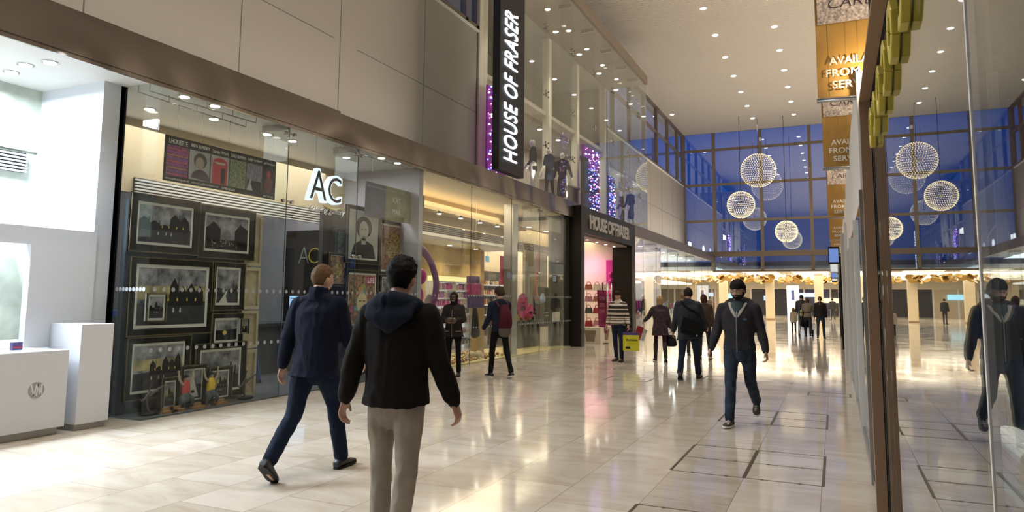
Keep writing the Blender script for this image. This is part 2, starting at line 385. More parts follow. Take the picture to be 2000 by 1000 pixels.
def shopfront(name, joints, x, z0, z1, gl, fit=(), fin=(), dots=None):
    r = sroot(name, (x, joints[0], z0))
    for a, c in zip(joints, joints[1:]):
        b = MB(); b.box(x - .006, a + .004, z0, x + .006, c - .004, z1); b.build('glass_pane', gl, r)
    for y in joints[1:-1]:
        b = MB(); b.box(x - .003, y - .004, z0, x + .009, y + .004, z1); b.build('joint', mat('silicone', (.10, .13, .12), .4), r)
    for y, z in fit:
        b = MB()
        for dy in (-.09, .09): b.cyl((x + .0, y + dy, z), (x + .05, y + dy, z), .028)
        b.box(x + .012, y - .09, z - .012, x + .036, y + .09, z + .012); b.build('patch_fitting', M_ZIP, r)
    for y in fin:
        b = MB(); b.box(x - .55, y - .012, z1 - .10, x - .02, y + .012, z1 - .01); b.build('fin_bracket', M_STEEL, r)
        b = MB(); b.box(x - .50, y - .006, z0, x - .02, y + .006, z1 - .1); b.build('glass_fin', gl, r)
    if dots:
        for z in dots:
            b = MB(); y = joints[0] + .08
            while y < joints[-1] - .05:
                P = [(x + .008, y + .028 * math.cos(t), z + .028 * math.sin(t)) for t in [2 * math.pi * i / 14 for i in range(14)]]
                b.poly(P); y += .135
            b.build('frosted_dots', mat('frosted_dot', (.30, .32, .34), .6), r)
    return r
shopfront('window_4', [6.0, 8.3, 10.05, 12.3], XG, 0, 4.17, M_GLASS, [(8.3, 4.0), (10.05, 4.0), (8.3, 2.95), (10.05, 2.2)], (8.3, 10.05), (1.57, .83))
shopfront('window_5', [12.3, 14.36, 16.6, 18.53, 21.3], XG, 0, 4.17, M_GLASS, [(18.53, 4.0), (18.53, 2.2)], (18.53, 20.3), (1.55, .82))
shopfront('window_6', [28.05, 30.5, 33.0, 35.5, 38.0, 40.5, 43.0, 45.5, 48.0, 50.1], XG, 0, 4.15, M_GLASS, [(33.0, 3.9), (38.0, 3.9)], (33, 38, 43), None)
r = sroot('window_7', (-7.9, 6, 0)); b = MB(); b.box(-8.24, 5.985, 0, XG - .008, 5.997, 4.17); b.build('glass_pane', M_GLASS, r)
b = MB()
for k in range(9):
    b.cyl((-7.66 - .135 * .5 * k * .9, 5.984, 1.57), (-7.66 - .135 * .5 * k * .9, 5.982, 1.57), .026)
b.build('frosted_dots', mat('frosted_dot', (.3, .32, .34)), r)
b = MB(); b.box(-8.28, 5.93, 0, -8.24, 6.02, 4.17); b.build('edge_trim', M_BLKM, r)

# shop ceilings, partitions, back walls
b = MB(); b.box(-14, 6.0, 4.17, XG + .02, 21.3, 4.24); b.box(-14, 28, 4.17, XG + .02, YF, 4.24); b.box(-20, 21.3, 3.95, -8.1, 28, 4.05); b.box(-14, -1, 4.17, XG + .02, 6, 4.24)
struct(b.build('ceiling_shops', M_WHITE))
b = MB(); b.box(-20.2, -1, 0, -20, 50, 4.2); struct(b.build('wall_store_back', M_CREAM))
b = MB(); b.box(-12.3, 6.0, 0, -12.2, 12.3, 4.17); struct(b.build('wall_gallery_back', mat('gallery_grey', (.15, .145, .15), .6)))
b = MB(); b.box(-20, 12.25, 0, -7.7, 12.4, 4.17); struct(b.build('wall_gallery_side', mat('partition_white', (.40, .39, .43), .5)))
b = MB(); b.box(-20, 28.4, 0, -8.1, 28.5, 4.17); struct(b.build('wall_store_side', M_CREAM))
b = MB(); b.box(-9.7, 6.0, 3.04, -9.6, 12.25, 4.17); struct(b.build('wall_gallery_bulkhead', M_BEIGE))
def grille(name, x, y0, y1, z0, z1, n, label, m=M_DARK, sl=M_CREAM):
    r = thing(name, label, 'ventilation grille', (x, (y0 + y1) / 2, z0))
    b = MB(); b.box(x - .04, y0, z0, x, y1, z1); b.build('backing', m, r)
    b = MB(); h = (z1 - z0) / n
    for i in range(n): b.box(x, y0, z0 + h * i, x + .035, y1, z0 + h * (i + .52))
    b.build('slats', sl, r); return r
grille('ventilation_grille', -9.56, 7.2, 12.1, 2.98, 3.27, 6, 'long pale slatted ventilation grille under the gallery bulkhead')
b = MB(); b.box(-9.9, 12.4, 3.50, -9.75, 28.4, 4.17); b.box(-9.75, 12.4, 3.72, -9.2, 21.3, 3.80); b.box(-9.9, 21.3, 3.1, -9.75, 28.4, 3.5); struct(b.build('wall_store_bulkhead', M_BEIGE))
grille('ventilation_grille', -9.72, 12.6, 21.2, 3.2, 3.46, 5, 'long dark slatted ventilation grille above the beauty display', M_BLKM, mat('grille_grey', (.22, .19, .15), .5))
grille('ventilation_grille', -9.71, 21.7, 28.2, 3.15, 3.42, 5, 'dark slatted ventilation grille inside the department store entrance', M_BLKM, mat('grille_grey', (.22, .19, .15), .5))
b = MB(); b.box(-9.76, 12.4, 3.12, -9.6, 21.3, 3.2); b.box(-14, 12.4, 3.06, -9.7, 21.3, 3.12); struct(b.build('ceiling_store_lower', M_WHITE))

# shop ceiling spots
def shop_spot(x, y, z, label, grp, e=M_LED, r=.065):
    t = thing('recessed_spotlight', label, 'ceiling light', (x, y, z), grp)
    b = MB(); b.cyl((x, y, z - .008), (x, y, z + .01), r * 1.35, r * 1.35, 20); b.build('trim_ring', M_STEEL, t)
    b = MB(); b.cyl((x, y, z - .014), (x, y, z - .008), r, r, 20); b.build('lens', e, t); return t
for px, py in ((360, 190), (420, 208), (418, 233), (292, 214), (522, 263), (571, 276), (676, 308), (731, 296), (745, 309), (776, 319)):
    p = on_z(px, py, 4.16); shop_spot(p.x, p.y, 4.168, 'round recessed spotlight in the white ceiling of the framing gallery', 'gallery ceiling spotlights')
for px, py in ((98, 123), (22, 142), (50, 128), (130, 100)):
    p = on_z(px, py, 4.16); shop_spot(p.x, p.y, 4.168, 'round recessed spotlight in the bright ceiling of the white kiosk', 'kiosk ceiling spotlights')
for k in range(5):
    shop_spot(-10.4, 13.2 + 1.7 * k, 3.058, 'round recessed spotlight in the low ceiling over the beauty display', 'beauty display ceiling spotlights')
    shop_spot(-12.4, 13.2 + 1.7 * k, 3.058, 'round recessed spotlight in the low ceiling over the beauty display', 'beauty display ceiling spotlights')
for k in range(8):
    for j in range(2):
        shop_spot(-8.8 - 1.6 * j, 29.6 + 2.6 * k, 4.165, 'round recessed spotlight in the ceiling of the shops beyond the entrance', 'far shop ceiling spotlights', M_LED, .11)
for k in range(4):
    for j in range(3): shop_spot(-9.5 - 2.5 * j, 22.2 + 1.6 * k, 3.945, 'round recessed spotlight in the ceiling inside the store entrance', 'entrance ceiling spotlights', M_LED, .08)
for k in range(7):
    y = 13.3 + 1.15 * k
    t = thing('track_spotlight', 'small black track spotlight under the white beam of the beauty window', 'ceiling light', (-9.2, y, 3.72), 'track spotlights on the beam')
    b = MB(); b.cyl((-9.19, y, 3.72), (-9.19, y, 3.65), .035); b.build('body', M_BLKM, t)
    b = MB(); b.cyl((-9.19, y, 3.65), (-9.19, y, 3.635), .05, .06); b.build('lens', M_LED, t)
# hanging rods of the gallery ceiling
for j, (a, c) in enumerate((((292, 178), (500, 240)), ((270, 180), (480, 248)), ((665, 290), (800, 330)))):
    p = on_z(*a, 4.08); q = on_z(*c, 4.08); t = thing('picture_hanging_rail', ['thin steel hanging rail nearer the glass under the gallery ceiling', 'thin steel hanging rail behind its twin under the gallery ceiling', 'short steel hanging rail above the printed board in the gallery'][j], 'hanging rail', p)
    b = MB(); b.cyl(p, q, .009, n=8); b.build('rod', M_STEEL, t)
    for k in range(5):
        b = MB(); s = p.lerp(q, k / 4); b.cyl(s, (s.x, s.y, 4.17), .006, n=6); b.build('hanger', M_STEEL, t)

# ---------------------------------------------------------------- white kiosk shop at the left edge
M_VN = mat('kiosk_white', (.72, .76, .82), .25); M_VN2 = mat('kiosk_white_matt', (.80, .83, .86), .5)
b = MB(); b.box(-9.65, 5.70, 0, -8.24, 5.99, 4.17); struct(b.build('wall_kiosk_pier', M_VN))
b = MB(); b.box(-8.3, 1, 2.06, -8.2, 5.72, 2.26); b.box(-8.3, 4.95, .9, -8.2, 5.72, 2.06); b.use(M_VN); struct(b.build('wall_kiosk_front', M_VN))
b = MB(); b.box(-9.65, -1, 0, -9.5, 5.99, 4.17); b.use(mat('pale_stone', (.50, .55, .46), .8, var=.25, vscale=3)); b.box(-9.5, -1, on_x(30, 296, -9.5).z + .03, -9.47, 5.7, 4.17); struct(b.build('wall_kiosk_back', M_VN2))
grille('ventilation_grille', -9.45, 1.5, 5.55, on_x(30, 335, -9.45).z, on_x(30, 296, -9.45).z, 6, 'dark slatted ventilation grille on the back wall of the white kiosk', M_BLKM, mat('slat_grey', (.55, .57, .6), .5))
b = MB(); b.box(-9.45, 1, .9, -8.35, 5.6, .93); tag(b.build('kiosk_shelf', emat('glow_counter', (.88, .94, 1), 1.6)), 'glowing white display surface inside the white kiosk', 'display shelf')  # glow put into the surface colour for the overbright kiosk interior, also on the cabinet counter
b = MB(); b.box(-9.45, 1, 2.05, -8.4, 5.5, 2.12); tag(b.build('added_glow_box', emat('added_glow_box', (.9, .95, 1), 3.0)), 'bright overhead glow panel added inside the white kiosk window', 'light panel')  # emissive panel added to burn out the kiosk interior
t = thing('display_cabinet', 'white display cabinet with a round grey emblem and a jewellery case on top', 'cabinet', (-8, 4, 0))
b = MB(); b.box(-8.2, 2.2, .08, -7.65, 5.11, .9); b.build('body', M_VN, t, bevel=.006); b = MB(); b.box(-8.15, 2.2, 0, -7.70, 5.06, .08); b.build('plinth', mat('plinth_grey', (.35, .35, .33), .5), t)
b = MB(); b.box(-8.2, 2.2, .9, -7.66, 5.0, .905); b.build('counter', emat('glow_counter', (.88, .94, 1), 1.6), t)
e = on_x(72, 762, -7.64); b = MB(); b.cyl((-7.65, e.y, e.z), (-7.645, e.y, e.z), .082, n=32); em = b.build('emblem', mat('emblem_grey', (.30, .29, .27), .4), t)
ew = mat('kiosk_white', (.7, .7, .7)); b = MB()
for (a, c) in (((-.055, .06), (-.03, -.06)), ((-.03, -.06), (-.002, .06)), ((.0, -.06), (.012, .06)), ((.012, .06), (.04, -.06)), ((.045, -.06), (.052, .06))):
    P = [(-7.6445, e.y + a[0] - .008, e.z + a[1]), (-7.6445, e.y + a[0] + .008, e.z + a[1]), (-7.6445, e.y + c[0] + .008, e.z + c[1]), (-7.6445, e.y + c[0] - .008, e.z + c[1])]
    b.prism(P, (.002, 0, 0))
b.build('emblem_letters', ew, em)
t = thing('display_plinth', 'taller white plinth between the emblem cabinet and the glass', 'plinth', (-7.95, 5.4, 0))
b = MB(); b.box(-8.2, 5.23, .07, -7.65, 5.62, 1.17); b.build('body', M_VN, t, bevel=.006); b = MB(); b.box(-8.15, 5.25, 0, -7.69, 5.60, .07); b.build('plinth', mat('plinth_grey', (.35, .35, .33), .5), t)
t = thing('jewellery_card', 'small striped jewellery card on the bright kiosk counter', 'card', (-7.9, 4.75, .91)); b = MB(); b.box(-7.95, 4.66, .906, -7.9, 4.76, .99); b.build('card', mat('card_blue', (.10, .08, .25), .5), t)
b = MB(); b.box(-7.899, 4.66, .93, -7.897, 4.76, .945); b.build('stripe', mat('card_red', (.5, .05, .1), .5), t)

# ---------------------------------------------------------------- framing gallery
def rnd_sil(y0, y1, z0, h, n, seed):
    r = random.Random(seed); P = [(y0, z0)]; y = y0; w_ = (y1 - y0) / n
    for i in range(n):
        a = h * r.uniform(.35, 1); P += [(y, z0 + a * .7), (y + w_ * .45, z0 + a), (y + w_ * .9, z0 + a * .7)]
        if r.random() < .6: P += [(y + w_ * .9, z0 + a * 1.02), (y + w_ * .98, z0 + a * 1.02), (y + w_ * .98, z0 + a * .6)]
        y += w_
    P.append((y1, z0)); return P
A_SKY = mat('art_sky', (.20, .20, .225), .7, spec=.2, var=.85, vscale=7); A_DUSK = mat('art_dusk', (.30, .26, .13), .6, var=.7, vscale=6)
A_DK = mat('art_dark', (.008, .008, .011), .7, spec=.15); A_MID = mat('art_mid', (.03, .03, .036), .7, spec=.2, var=.5, vscale=20); A_LT = mat('art_light', (.5, .5, .48), .6)
A_YEL = mat('art_yellow', (.6, .45, .08), .6); A_COL = mat('art_colour', (.25, .14, .09), .6, var=.9, vscale=14); A_GRN = mat('art_green', (.10, .16, .08), .6, var=.9, vscale=18)
M_FRB = mat('black_frame', (.006, .0055, .005), .4, spec=.2); M_FRS = mat('bronze_slip', (.16, .12, .07), .4, .5); M_MOUNT = mat('white_mount', (.72, .71, .68), .7)
def picture(label, x, y0, y1, z0, z1, style, fw=.1, mw=.035, grp=None, tilt=0, frame_m=None, name='framed_picture'):
    t = thing(name, label, 'picture', (x, (y0 + y1) / 2, z0), grp)
    b = MB(); b.use(frame_m or M_FRB)
    for (a, c, d, e_) in ((y0, y1, z0, z0 + fw), (y0, y1, z1 - fw, z1), (y0, y0 + fw, z0 + fw, z1 - fw), (y1 - fw, y1, z0 + fw, z1 - fw)): b.box(x - .03, a, d, x + .02, c, e_)
    b.use(M_FRS); o = .012
    for (a, c, d, e_) in ((y0, y1, z0, z0 + o), (y0, y1, z1 - o, z1), (y0, y0 + o, z0, z1), (y1 - o, y1, z0, z1)): b.box(x + .0, a, d, x + .028, c, e_)
    b.build('frame', None, t)
    b = MB(); b.box(x - .02, y0 + fw - .01, z0 + fw - .01, x + .002, y1 - fw + .01, z1 - fw + .01); b.build('mount', M_MOUNT, t)
    a, c, d, e_ = y0 + fw + mw, y1 - fw - mw, z0 + fw + mw, z1 - fw - mw; w_, h_ = c - a, e_ - d
    b = MB(); X = x + .004
    def q(P, m): b.use(m).poly([(X, a + u * w_, d + v * h_) for u, v in P])
    q([(0, 0), (1, 0), (1, 1), (0, 1)], A_COL if style in ('tiger', 'pop') else A_GRN if style == 'garden' else A_SKY); X += .001
    if style in ('street', 'mill'):
        if style == 'street': q([(0, .45), (1, .42), (1, .7), (0, .68)], A_DUSK); X += .001
        q([(0, 0), (1, 0), (1, .42), (0, .38)], A_MID); X += .001
        P = rnd_sil(.32 if style == 'street' else .0, .97, .34, .5, 5, len(label)); q(P, A_DK); X += .001
        for u in (.42, .55, .7, .83): q([(u, .42), (u + .02, .42), (u + .02, .48), (u, .48)], A_YEL)
        for u in (.35, .5, .6): q([(u, .22), (u + .025, .22), (u + .02, .3), (u + .005, .3)], A_LT)
    if style == 'gables':
        q([(0, 0), (1, 0), (1, .3), (0, .3)], A_DK); q([(0, .2), (.34, .2), (.34, .62), (.18, .82), (.14, .82), (.14, .78), (0, .62)], A_DK); q([(.68, .2), (1, .2), (1, .66), (.84, .78), (.8, .84), (.78, .76), (.68, .6)], A_DK); X += .001
        for k in range(22): u = .1 + .8 * random.random(); v = .06 + .2 * random.random(); q([(u, v), (u + .012, v), (u + .012, v + .045), (u, v + .045)], random.choice((A_LT, A_YEL, A_COL)))
    if style == 'path':
        q([(0, 0), (1, 0), (1, .36), (0, .45)], A_MID); X += .001; q([(.1, 0), (.5, 0), (.42, .2), (.5, .38), (.44, .38), (.3, .2)], A_LT); q([(.75, .3), (.79, .3), (.79, .7), (.75, .7)], A_DK); q([(.88, .3), (.91, .3), (.91, .6), (.88, .6)], A_DK); q([(.55, .3), (.9, .3), (.9, .42), (.55, .42)], A_DK)
    if style == 'tent':
        q([(0, 0), (1, 0), (1, .5), (0, .5)], A_MID); X += .001; q([(.15, .05), (.85, .05), (.5, .8)], A_LT); X += .001; q([(.4, .2), (.6, .2), (.6, .3), (.4, .3)], A_DK)
    if style == 'moon':
        q([(0, 0), (1, 0), (1, .55), (0, .5)], A_DK); X += .001; q([(.42 + .1 * math.cos(k / 9 * 6.283), .38 + .12 * math.sin(k / 9 * 6.283)) for k in range(9)], A_YEL)
    if style == 'portrait':      # plain black and white head and shoulders
        q([(0, 0), (1, 0), (1, 1), (0, 1)], A_LT); X += .001
        q([(.05, 0), (.95, 0), (.85, .3), (.62, .38), (.38, .38), (.15, .28)], A_DK); q([(.5 + .3 * math.cos(k / 16 * 6.283), .68 + .24 * math.sin(k / 16 * 6.283)) for k in range(16)], A_DK); X += .001
        q([(.5 + .17 * math.cos(k / 16 * 6.283), .60 + .22 * math.sin(k / 16 * 6.283)) for k in range(16)], A_LT); q([(.42, .3), (.58, .3), (.56, .44), (.44, .44)], A_LT); X += .001
        q([(.40, .62), (.47, .62), (.47, .64), (.40, .64)], A_DK); q([(.53, .62), (.60, .62), (.60, .64), (.53, .64)], A_DK); q([(.45, .48), (.55, .48), (.5, .455)], A_DK)
    if style == 'tiger':
        q([(.5 + .3 * math.cos(k / 16 * 6.283), .5 + .34 * math.sin(k / 16 * 6.283)) for k in range(16)], mat('art_amber', (.35, .24, .10), .6, var=.8, vscale=22)); X += .001
        for k in range(9):
            v = .25 + .06 * k; u = .12 * math.sin(k) ; q([(.3 + u, v), (.42 + u, v + .03), (.3 + u, v + .02)], A_DK); q([(.7 - u, v), (.58 - u, v + .03), (.7 - u, v + .02)], A_DK)
        q([(.43, .28), (.57, .28), (.5, .2)], A_LT)
    if style == 'pop':
        for k in range(14):
            u, v = random.random() * .75, random.random() * .85; q([(u, v), (u + .22, v + .02), (u + .2, v + .13), (u + .02, v + .12)], mat('pop_%d' % (k % 5), [(.45, .12, .3), (.3, .3, .1), (.55, .5, .4), (.12, .3, .3), (.5, .3, .12)][k % 5], .6, var=.4, vscale=20)); X += .0004
        q([(.5 + .2 * math.cos(k / 16 * 6.283), .42 + .22 * math.sin(k / 16 * 6.283)) for k in range(16)], mat('pop_face', (.62, .52, .36), .6)); X += .001
        q([(.43, .30), (.57, .30), (.5, .26)], mat('pop_red', (.5, .03, .05), .5)); q([(.38, .45), (.47, .45), (.47, .47), (.38, .47)], A_DK); q([(.53, .45), (.62, .45), (.62, .47), (.53, .47)], A_DK)
        q([(.66, .82), (.98, .82), (.98, .97), (.66, .97)], mat('pop_magenta', (.5, .03, .2), .5)); X += .001
    b.build('canvas', None, t)
    if style == 'pop': fit_text('lettering', 'LIFE', M_MOUNT, (X + .001, a + .69 * w_, d + .84 * h_), EY, EZ, .27 * w_, .11 * h_, .001, t, bold=.02)
    return t
XP = -8.0
def pic(label, tl, br, style, x=XP, **k):
    a = on_x(*tl, x); c = on_x(*br, x); return picture(label, x, a.y, c.y, c.z, a.z, style, **k)
pic('large black framed picture of an aircraft over hills, hanging upper left in the gallery window', (256, 374), (385, 500), 'mill')
pic('black framed picture of two gable ends with a crowd between, hanging beside the aircraft picture', (389, 398), (494, 510), 'gables')
pic('biggest black framed picture of dusk street houses in the gallery window', (254, 500), (412, 650), 'street', fw=.09, mw=.045)
pic('narrow black framed picture of a pale canal path in the gallery window', (414, 510), (474, 606), 'path', fw=.075)
pic('small black framed picture with a yellow light, hanging under the canal path picture', (411, 612), (471, 676), 'moon', fw=.07)
pic('black framed picture of a street at yellow sunset, standing low at the left', (247, 660), (366, 768), 'street', fw=.08, x=-7.98)
pic('pale landscape picture in a dark frame standing low behind the yellow figurine', (380, 672), (476, 770), 'path', fw=.09, x=-8.0)
pic('smallest black framed picture leaning left of the red figurine', (314, 738), (347, 800), 'street', fw=.05, mw=.02, x=-7.86)
pic('black framed picture of a white tent shape between the two figurines', (352, 715), (399, 785), 'tent', fw=.05, mw=.02, x=-7.9)
pic('black framed picture of dark street figures right of the yellow figurine', (407, 718), (450, 780), 'street', fw=.05, mw=.02, x=-7.86)
pic('small artist card in a thin white frame over the biggest street picture', (287, 573), (322, 627), 'mill', x=-7.93, fw=.012, mw=.03, frame_m=M_MOUNT, name='artist_card')
pic('tiny dark card on the pale frame stack', (470, 622), (484, 652), 'moon', x=-7.9, fw=.012, mw=.01, frame_m=M_MOUNT, name='artist_card')
pic('black framed black and white portrait of a person with a finger to the lips', (677, 398), (741, 518), 'portrait', x=-8.15, fw=.075)
pic('black framed colour picture of a tiger next to the black and white portrait', (741, 428), (797, 540), 'tiger', x=-8.15, fw=.07)
pic('tall framed pop collage with a magenta title block under the portrait', (676, 525), (735, 640), 'pop', x=-8.15, fw=.06)
pic('narrow amber portrait print in a black frame left of the pop collage', (641, 492), (676, 560), 'tiger', x=-8.2, fw=.05, mw=.01)
pic('small black frame with a plain wooden panel left of the portrait', (655, 445), (678, 505), 'garden', x=-8.25, fw=.06, mw=.005)
pic('white mounted picture half hidden below the tiger picture', (742, 535), (800, 640), 'mill', x=-8.15, fw=.05)
# backing boards behind the hanging pictures
b = MB(); b.box(-8.2, 6.05, 0, -8.12, 8.0, 2.72); tag(b.build('display_board', mat('board_slate', (.05, .06, .075), .6)), 'dark slate display board behind the street pictures', 'display board')
b = MB(); b.box(-8.45, 10.1, 0, -8.36, 12.2, 3.1); tag(b.build('display_board', mat('board_black', (.02, .02, .02), .6)), 'black display board behind the portrait and tiger pictures', 'display board')
# pale frames stacked at the edge
for k, (z0, z1) in enumerate(((1.95, 2.75), (1.30, 1.93), (.72, 1.28), (.02, .70))):
    t = thing('blank_frame', ['topmost pale wooden frame in the stack beside the street pictures', 'second pale wooden frame from the top of the stack', 'third pale wooden frame from the top, behind the dark card', 'lowest pale wooden frame, standing on the window floor'][k], 'picture frame', (-8.1, 8.1, z0))
    b = MB(); b.box(-8.14, 7.94, z0, -8.06, 8.28, z1); b.build('panel', mat('pale_wood', (.42, .36, .25), .6, var=.2, vscale=12), t)
    b = MB(); b.box(-8.06, 7.94, z0, -8.03, 7.98, z1).box(-8.06, 8.24, z0, -8.03, 8.28, z1).box(-8.06, 7.98, z0, -8.03, 8.24, z0 + .05).box(-8.06, 7.98, z1 - .05, -8.03, 8.24, z1); b.build('moulding', mat('pale_wood2', (.50, .43, .31), .5), t)
# poster board with six pictures
t = thing('artist_poster', 'long black hanging poster with six coloured pictures and artist names', 'poster', (-8.1, 7.55, 3.03)); py0, py1, pz0, pz1 = 6.51, 8.58, 3.03, 3.65
b = MB(); b.box(-8.11, py0, pz0, -8.10, py1, pz1); b.build('board', M_BLKM, t)
b = MB()
def pq(u0, v0, u1, v1, m, X=-8.099): b.use(m).quad((X, py0 + u0 * 2.07, pz0 + v0 * .62), (X, py0 + u1 * 2.07, pz0 + v0 * .62), (X, py0 + u1 * 2.07, pz0 + v1 * .62), (X, py0 + u0 * 2.07, pz0 + v1 * .62))
us = [.012, .19, .37, .54, .70, .86, .99]
cols = [mat('neon_a', (.22, .04, .16), .5, var=.9, vscale=25), mat('grey_wash', (.35, .36, .38), .5, var=.2), mat('pale_wash', (.42, .38, .40), .5, var=.15), mat('garden_wash', (.18, .22, .12), .5, var=.9, vscale=30), mat('violet_wash', (.20, .19, .26), .5, var=.6, vscale=20), M_BLKM]
for k in range(6): pq(us[k] + .004, .13, us[k + 1] - .004, .80, cols[k])
for k in range(9): pq(.02, .16 + k * .07, .18, .175 + k * .07, mat('neon_%d' % (k % 4), [(.6, .1, .1), (.08, .1, .5), (.5, .3, .05), (.4, .05, .4)][k % 4], .5), -8.0985)
def pe(cu, cv, ru, rv, m, X=-8.0982, a0=0, a1=6.283): b.use(m).poly([(X, py0 + (cu + ru * math.cos(a0 + (a1 - a0) * k / 18)) * 2.07, pz0 + (cv + rv * math.sin(a0 + (a1 - a0) * k / 18)) * .62) for k in range(18)])
pe(.285, .58, .055, .18, mat('hair_brown', (.05, .03, .02), .6)); pe(.28, .52, .035, .15, mat('face_grey', (.35, .30, .27), .6), -8.0978); pe(.29, .13, .08, .25, mat('coat_plum', (.04, .02, .035), .6), -8.0976, 0, 3.1416)
RB = mat('phone_box_red', (.42, .01, .015), .5); pq(.39, .13, .52, .62, RB, -8.098); pe(.455, .62, .065, .13, RB, -8.098, 0, 3.1416); pq(.465, .15, .50, .52, M_BLKM, -8.0975); pq(.42, .60, .50, .65, A_LT, -8.0975)
pq(.71, .13, .85, .38, A_DK, -8.098); b.use(A_LT).poly([(-8.0976, py0 + u * 2.07, pz0 + v * .62) for u, v in ((.71, .13), (.77, .13), (.745, .3), (.75, .42), (.74, .42), (.725, .28))])
pe(.925, .35, .04, .22, mat('glass_red', (.14, .005, .01), .4), -8.098); pe(.925, .62, .02, .09, RB, -8.098)
b.build('printed_picture', None, t)
for s, u0, u1, v0, v1 in (('LHOUETTE', .03, .175, .84, .94), ('BEN JEFFERY', .205, .36, .845, .94), ('Sarah Wark', .385, .53, .85, .93), ('DALE BOWEN', .55, .69, .85, .93), ('Leigh Lambert', .71, .85, .85, .94), ('Jeff Rowland', .87, .98, .85, .92), ('www.acframing.co.uk', .015, .20, .03, .09), ('acframing@hotmail.co.uk', .22, .45, .03, .09), ('01908 675625', .48, .60, .03, .085), ('KICK THE HEEL', .88, .985, .03, .08)):
    fit_text('lettering', s, M_WHITE, (-8.0985, py0 + u0 * 2.07, pz0 + v0 * .62), EY, EZ, (u1 - u0) * 2.07, (v1 - v0) * .62, .002, t)
b = MB()
for y in (6.7, 7.1, 7.6, 8.2, 8.5): b.cyl((-8.105, y, pz1), (-8.105, y, 4.1), .003, n=5)
b.build('hanging_wire', M_STEEL, t)
# illuminated AC letters, swoosh and script
t = thing('illuminated_letters', 'white glowing AC letters with a yellow swoosh hanging in the gallery window', 'sign', (-7.75, 9.35, 3.03))
M_ACF = emat('letter_face', (.80, .90, 1), 1.3)
fit_text('letter', 'A', M_ACF, (-7.78, 8.90, 3.06), EY, EZ, .47, .55, .09, t, bold=.03); fit_text('letter', 'C', M_ACF, (-7.78, 9.35, 3.06), EY, EZ, .40, .50, .09, t, bold=.03)
for s, y, w_, h_ in (('A', 8.93, .41, .48), ('C', 9.38, .34, .43)): fit_text('letter_inline', s, A_DK, (-7.689, y, 3.09), EY, EZ, w_, h_, .003, t, bold=-.005)
b = MB(); b.tube([(-7.74, 9.30 + .5 * (k / 10), 3.03 - .06 * math.sin(k / 10 * 3.1)) for k in range(11)] , [.004 + .018 * math.sin(k / 10 * 3.14) for k in range(11)], n=8, sub=1); b.build('swoosh', mat('swoosh_yellow', (.65, .50, .02), .4), t)
fit_text('script', 'framing gallery', M_STEEL, (-7.7, 8.93, 2.86), EY, EZ, .93, .14, .01, t, shear=.4)
b = MB(); b.cyl((-7.74, 9.1, 3.6), (-7.74, 9.1, 4.17), .003, n=5); b.cyl((-7.74, 9.6, 3.55), (-7.74, 9.6, 4.17), .003, n=5); b.build('hanging_wire', M_STEEL, t)
# printed board
t = thing('exhibition_board', 'translucent blue and olive printed board hanging above the portrait', 'sign', (-7.9, 11.75, 3.0))
b = MB(); b.use(mat('board_blue', (.10, .10, .17), .4, var=.3, vscale=4)).box(-7.91, 10.70, 3.0, -7.90, 11.35, 3.66); b.use(mat('board_olive', (.20, .22, .12), .4, var=.3, vscale=4)).box(-7.91, 11.35, 3.0, -7.90, 12.2, 3.66); b.build('board', None, t)
b = MB(); b.use(mat('board_rust', (.30, .20, .12), .5)).box(-7.92, 12.2, 3.0, -7.9, 12.8 - .02, 3.66); b.build('side_panel', None, t)
fit_text('lettering', 'now presenting the exclusive works of', A_LT, (-7.898, 10.75, 3.56), EY, EZ, 1.25, .045, .001, t)
fit_text('lettering', 'KAT', M_WHITE, (-7.898, 11.6, 3.36), EY, EZ, .28, .11, .001, t); fit_text('lettering', 'MAR', M_WHITE, (-7.898, 11.6, 3.13), EY, EZ, .28, .11, .001, t)
for k, s in enumerate(('ADAMS', 'UNS', 'LEWIS', 'DAVIES')): fit_text('lettering', s, mat('rust_ink', (.25, .03, .02), .5), (-7.898, 12.24, 3.5 - .15 * k), EY, EZ, .45, .11, .001, t)
b = MB()
for y in (10.9, 12.5): b.cyl((-7.905, y, 3.66), (-7.905, y, 4.17), .003, n=5)
b.build('hanging_wire', M_STEEL, t)
# gallery interior: counter, screen, wrapped blue frames, wall with a dim AC sign
t = thing('sales_counter', 'dark grey counter inside the gallery', 'counter', (-10.2, 10.0, 0)); b = MB(); b.box(-10.6, 9.0, 0, -9.9, 11.6, .92); b.build('body', mat('counter_side', (.10, .10, .11), .5), t); b = MB(); b.box(-10.65, 8.95, .92, -9.85, 11.7, .98); b.build('worktop', mat('counter_top', (.06, .06, .065), .35), t)
t = thing('computer_monitor', 'computer monitor with a pale blue screen on the gallery counter', 'monitor', (-10.1, 9.9, .98)); sy0 = on_x(566, 548, -10.1).y
b = MB(); b.box(-10.14, sy0, 1.14, -10.1, sy0 + .62, 1.52); b.build('casing', M_BLKM, t); b = MB(); b.box(-10.1, sy0 + .015, 1.155, -10.097, sy0 + .605, 1.505); b.build('screen', emat('screen_blue', (.35, .62, .95), 1.1), t)
b = MB(); b.box(-10.25, sy0 + .2, .98, -10.0, sy0 + .42, .99).box(-10.15, sy0 + .28, .99, -10.13, sy0 + .34, 1.2); b.build('stand', M_BLKM, t)
b = MB(); b.box(-10.096, sy0 + .04, 1.45, -10.0955, sy0 + .5, 1.47).box(-10.096, sy0 + .2, 1.38, -10.0955, sy0 + .27, 1.43).box(-10.096, sy0 + .3, 1.3, -10.0955, sy0 + .4, 1.33); b.build('screen_text', A_DK, t)
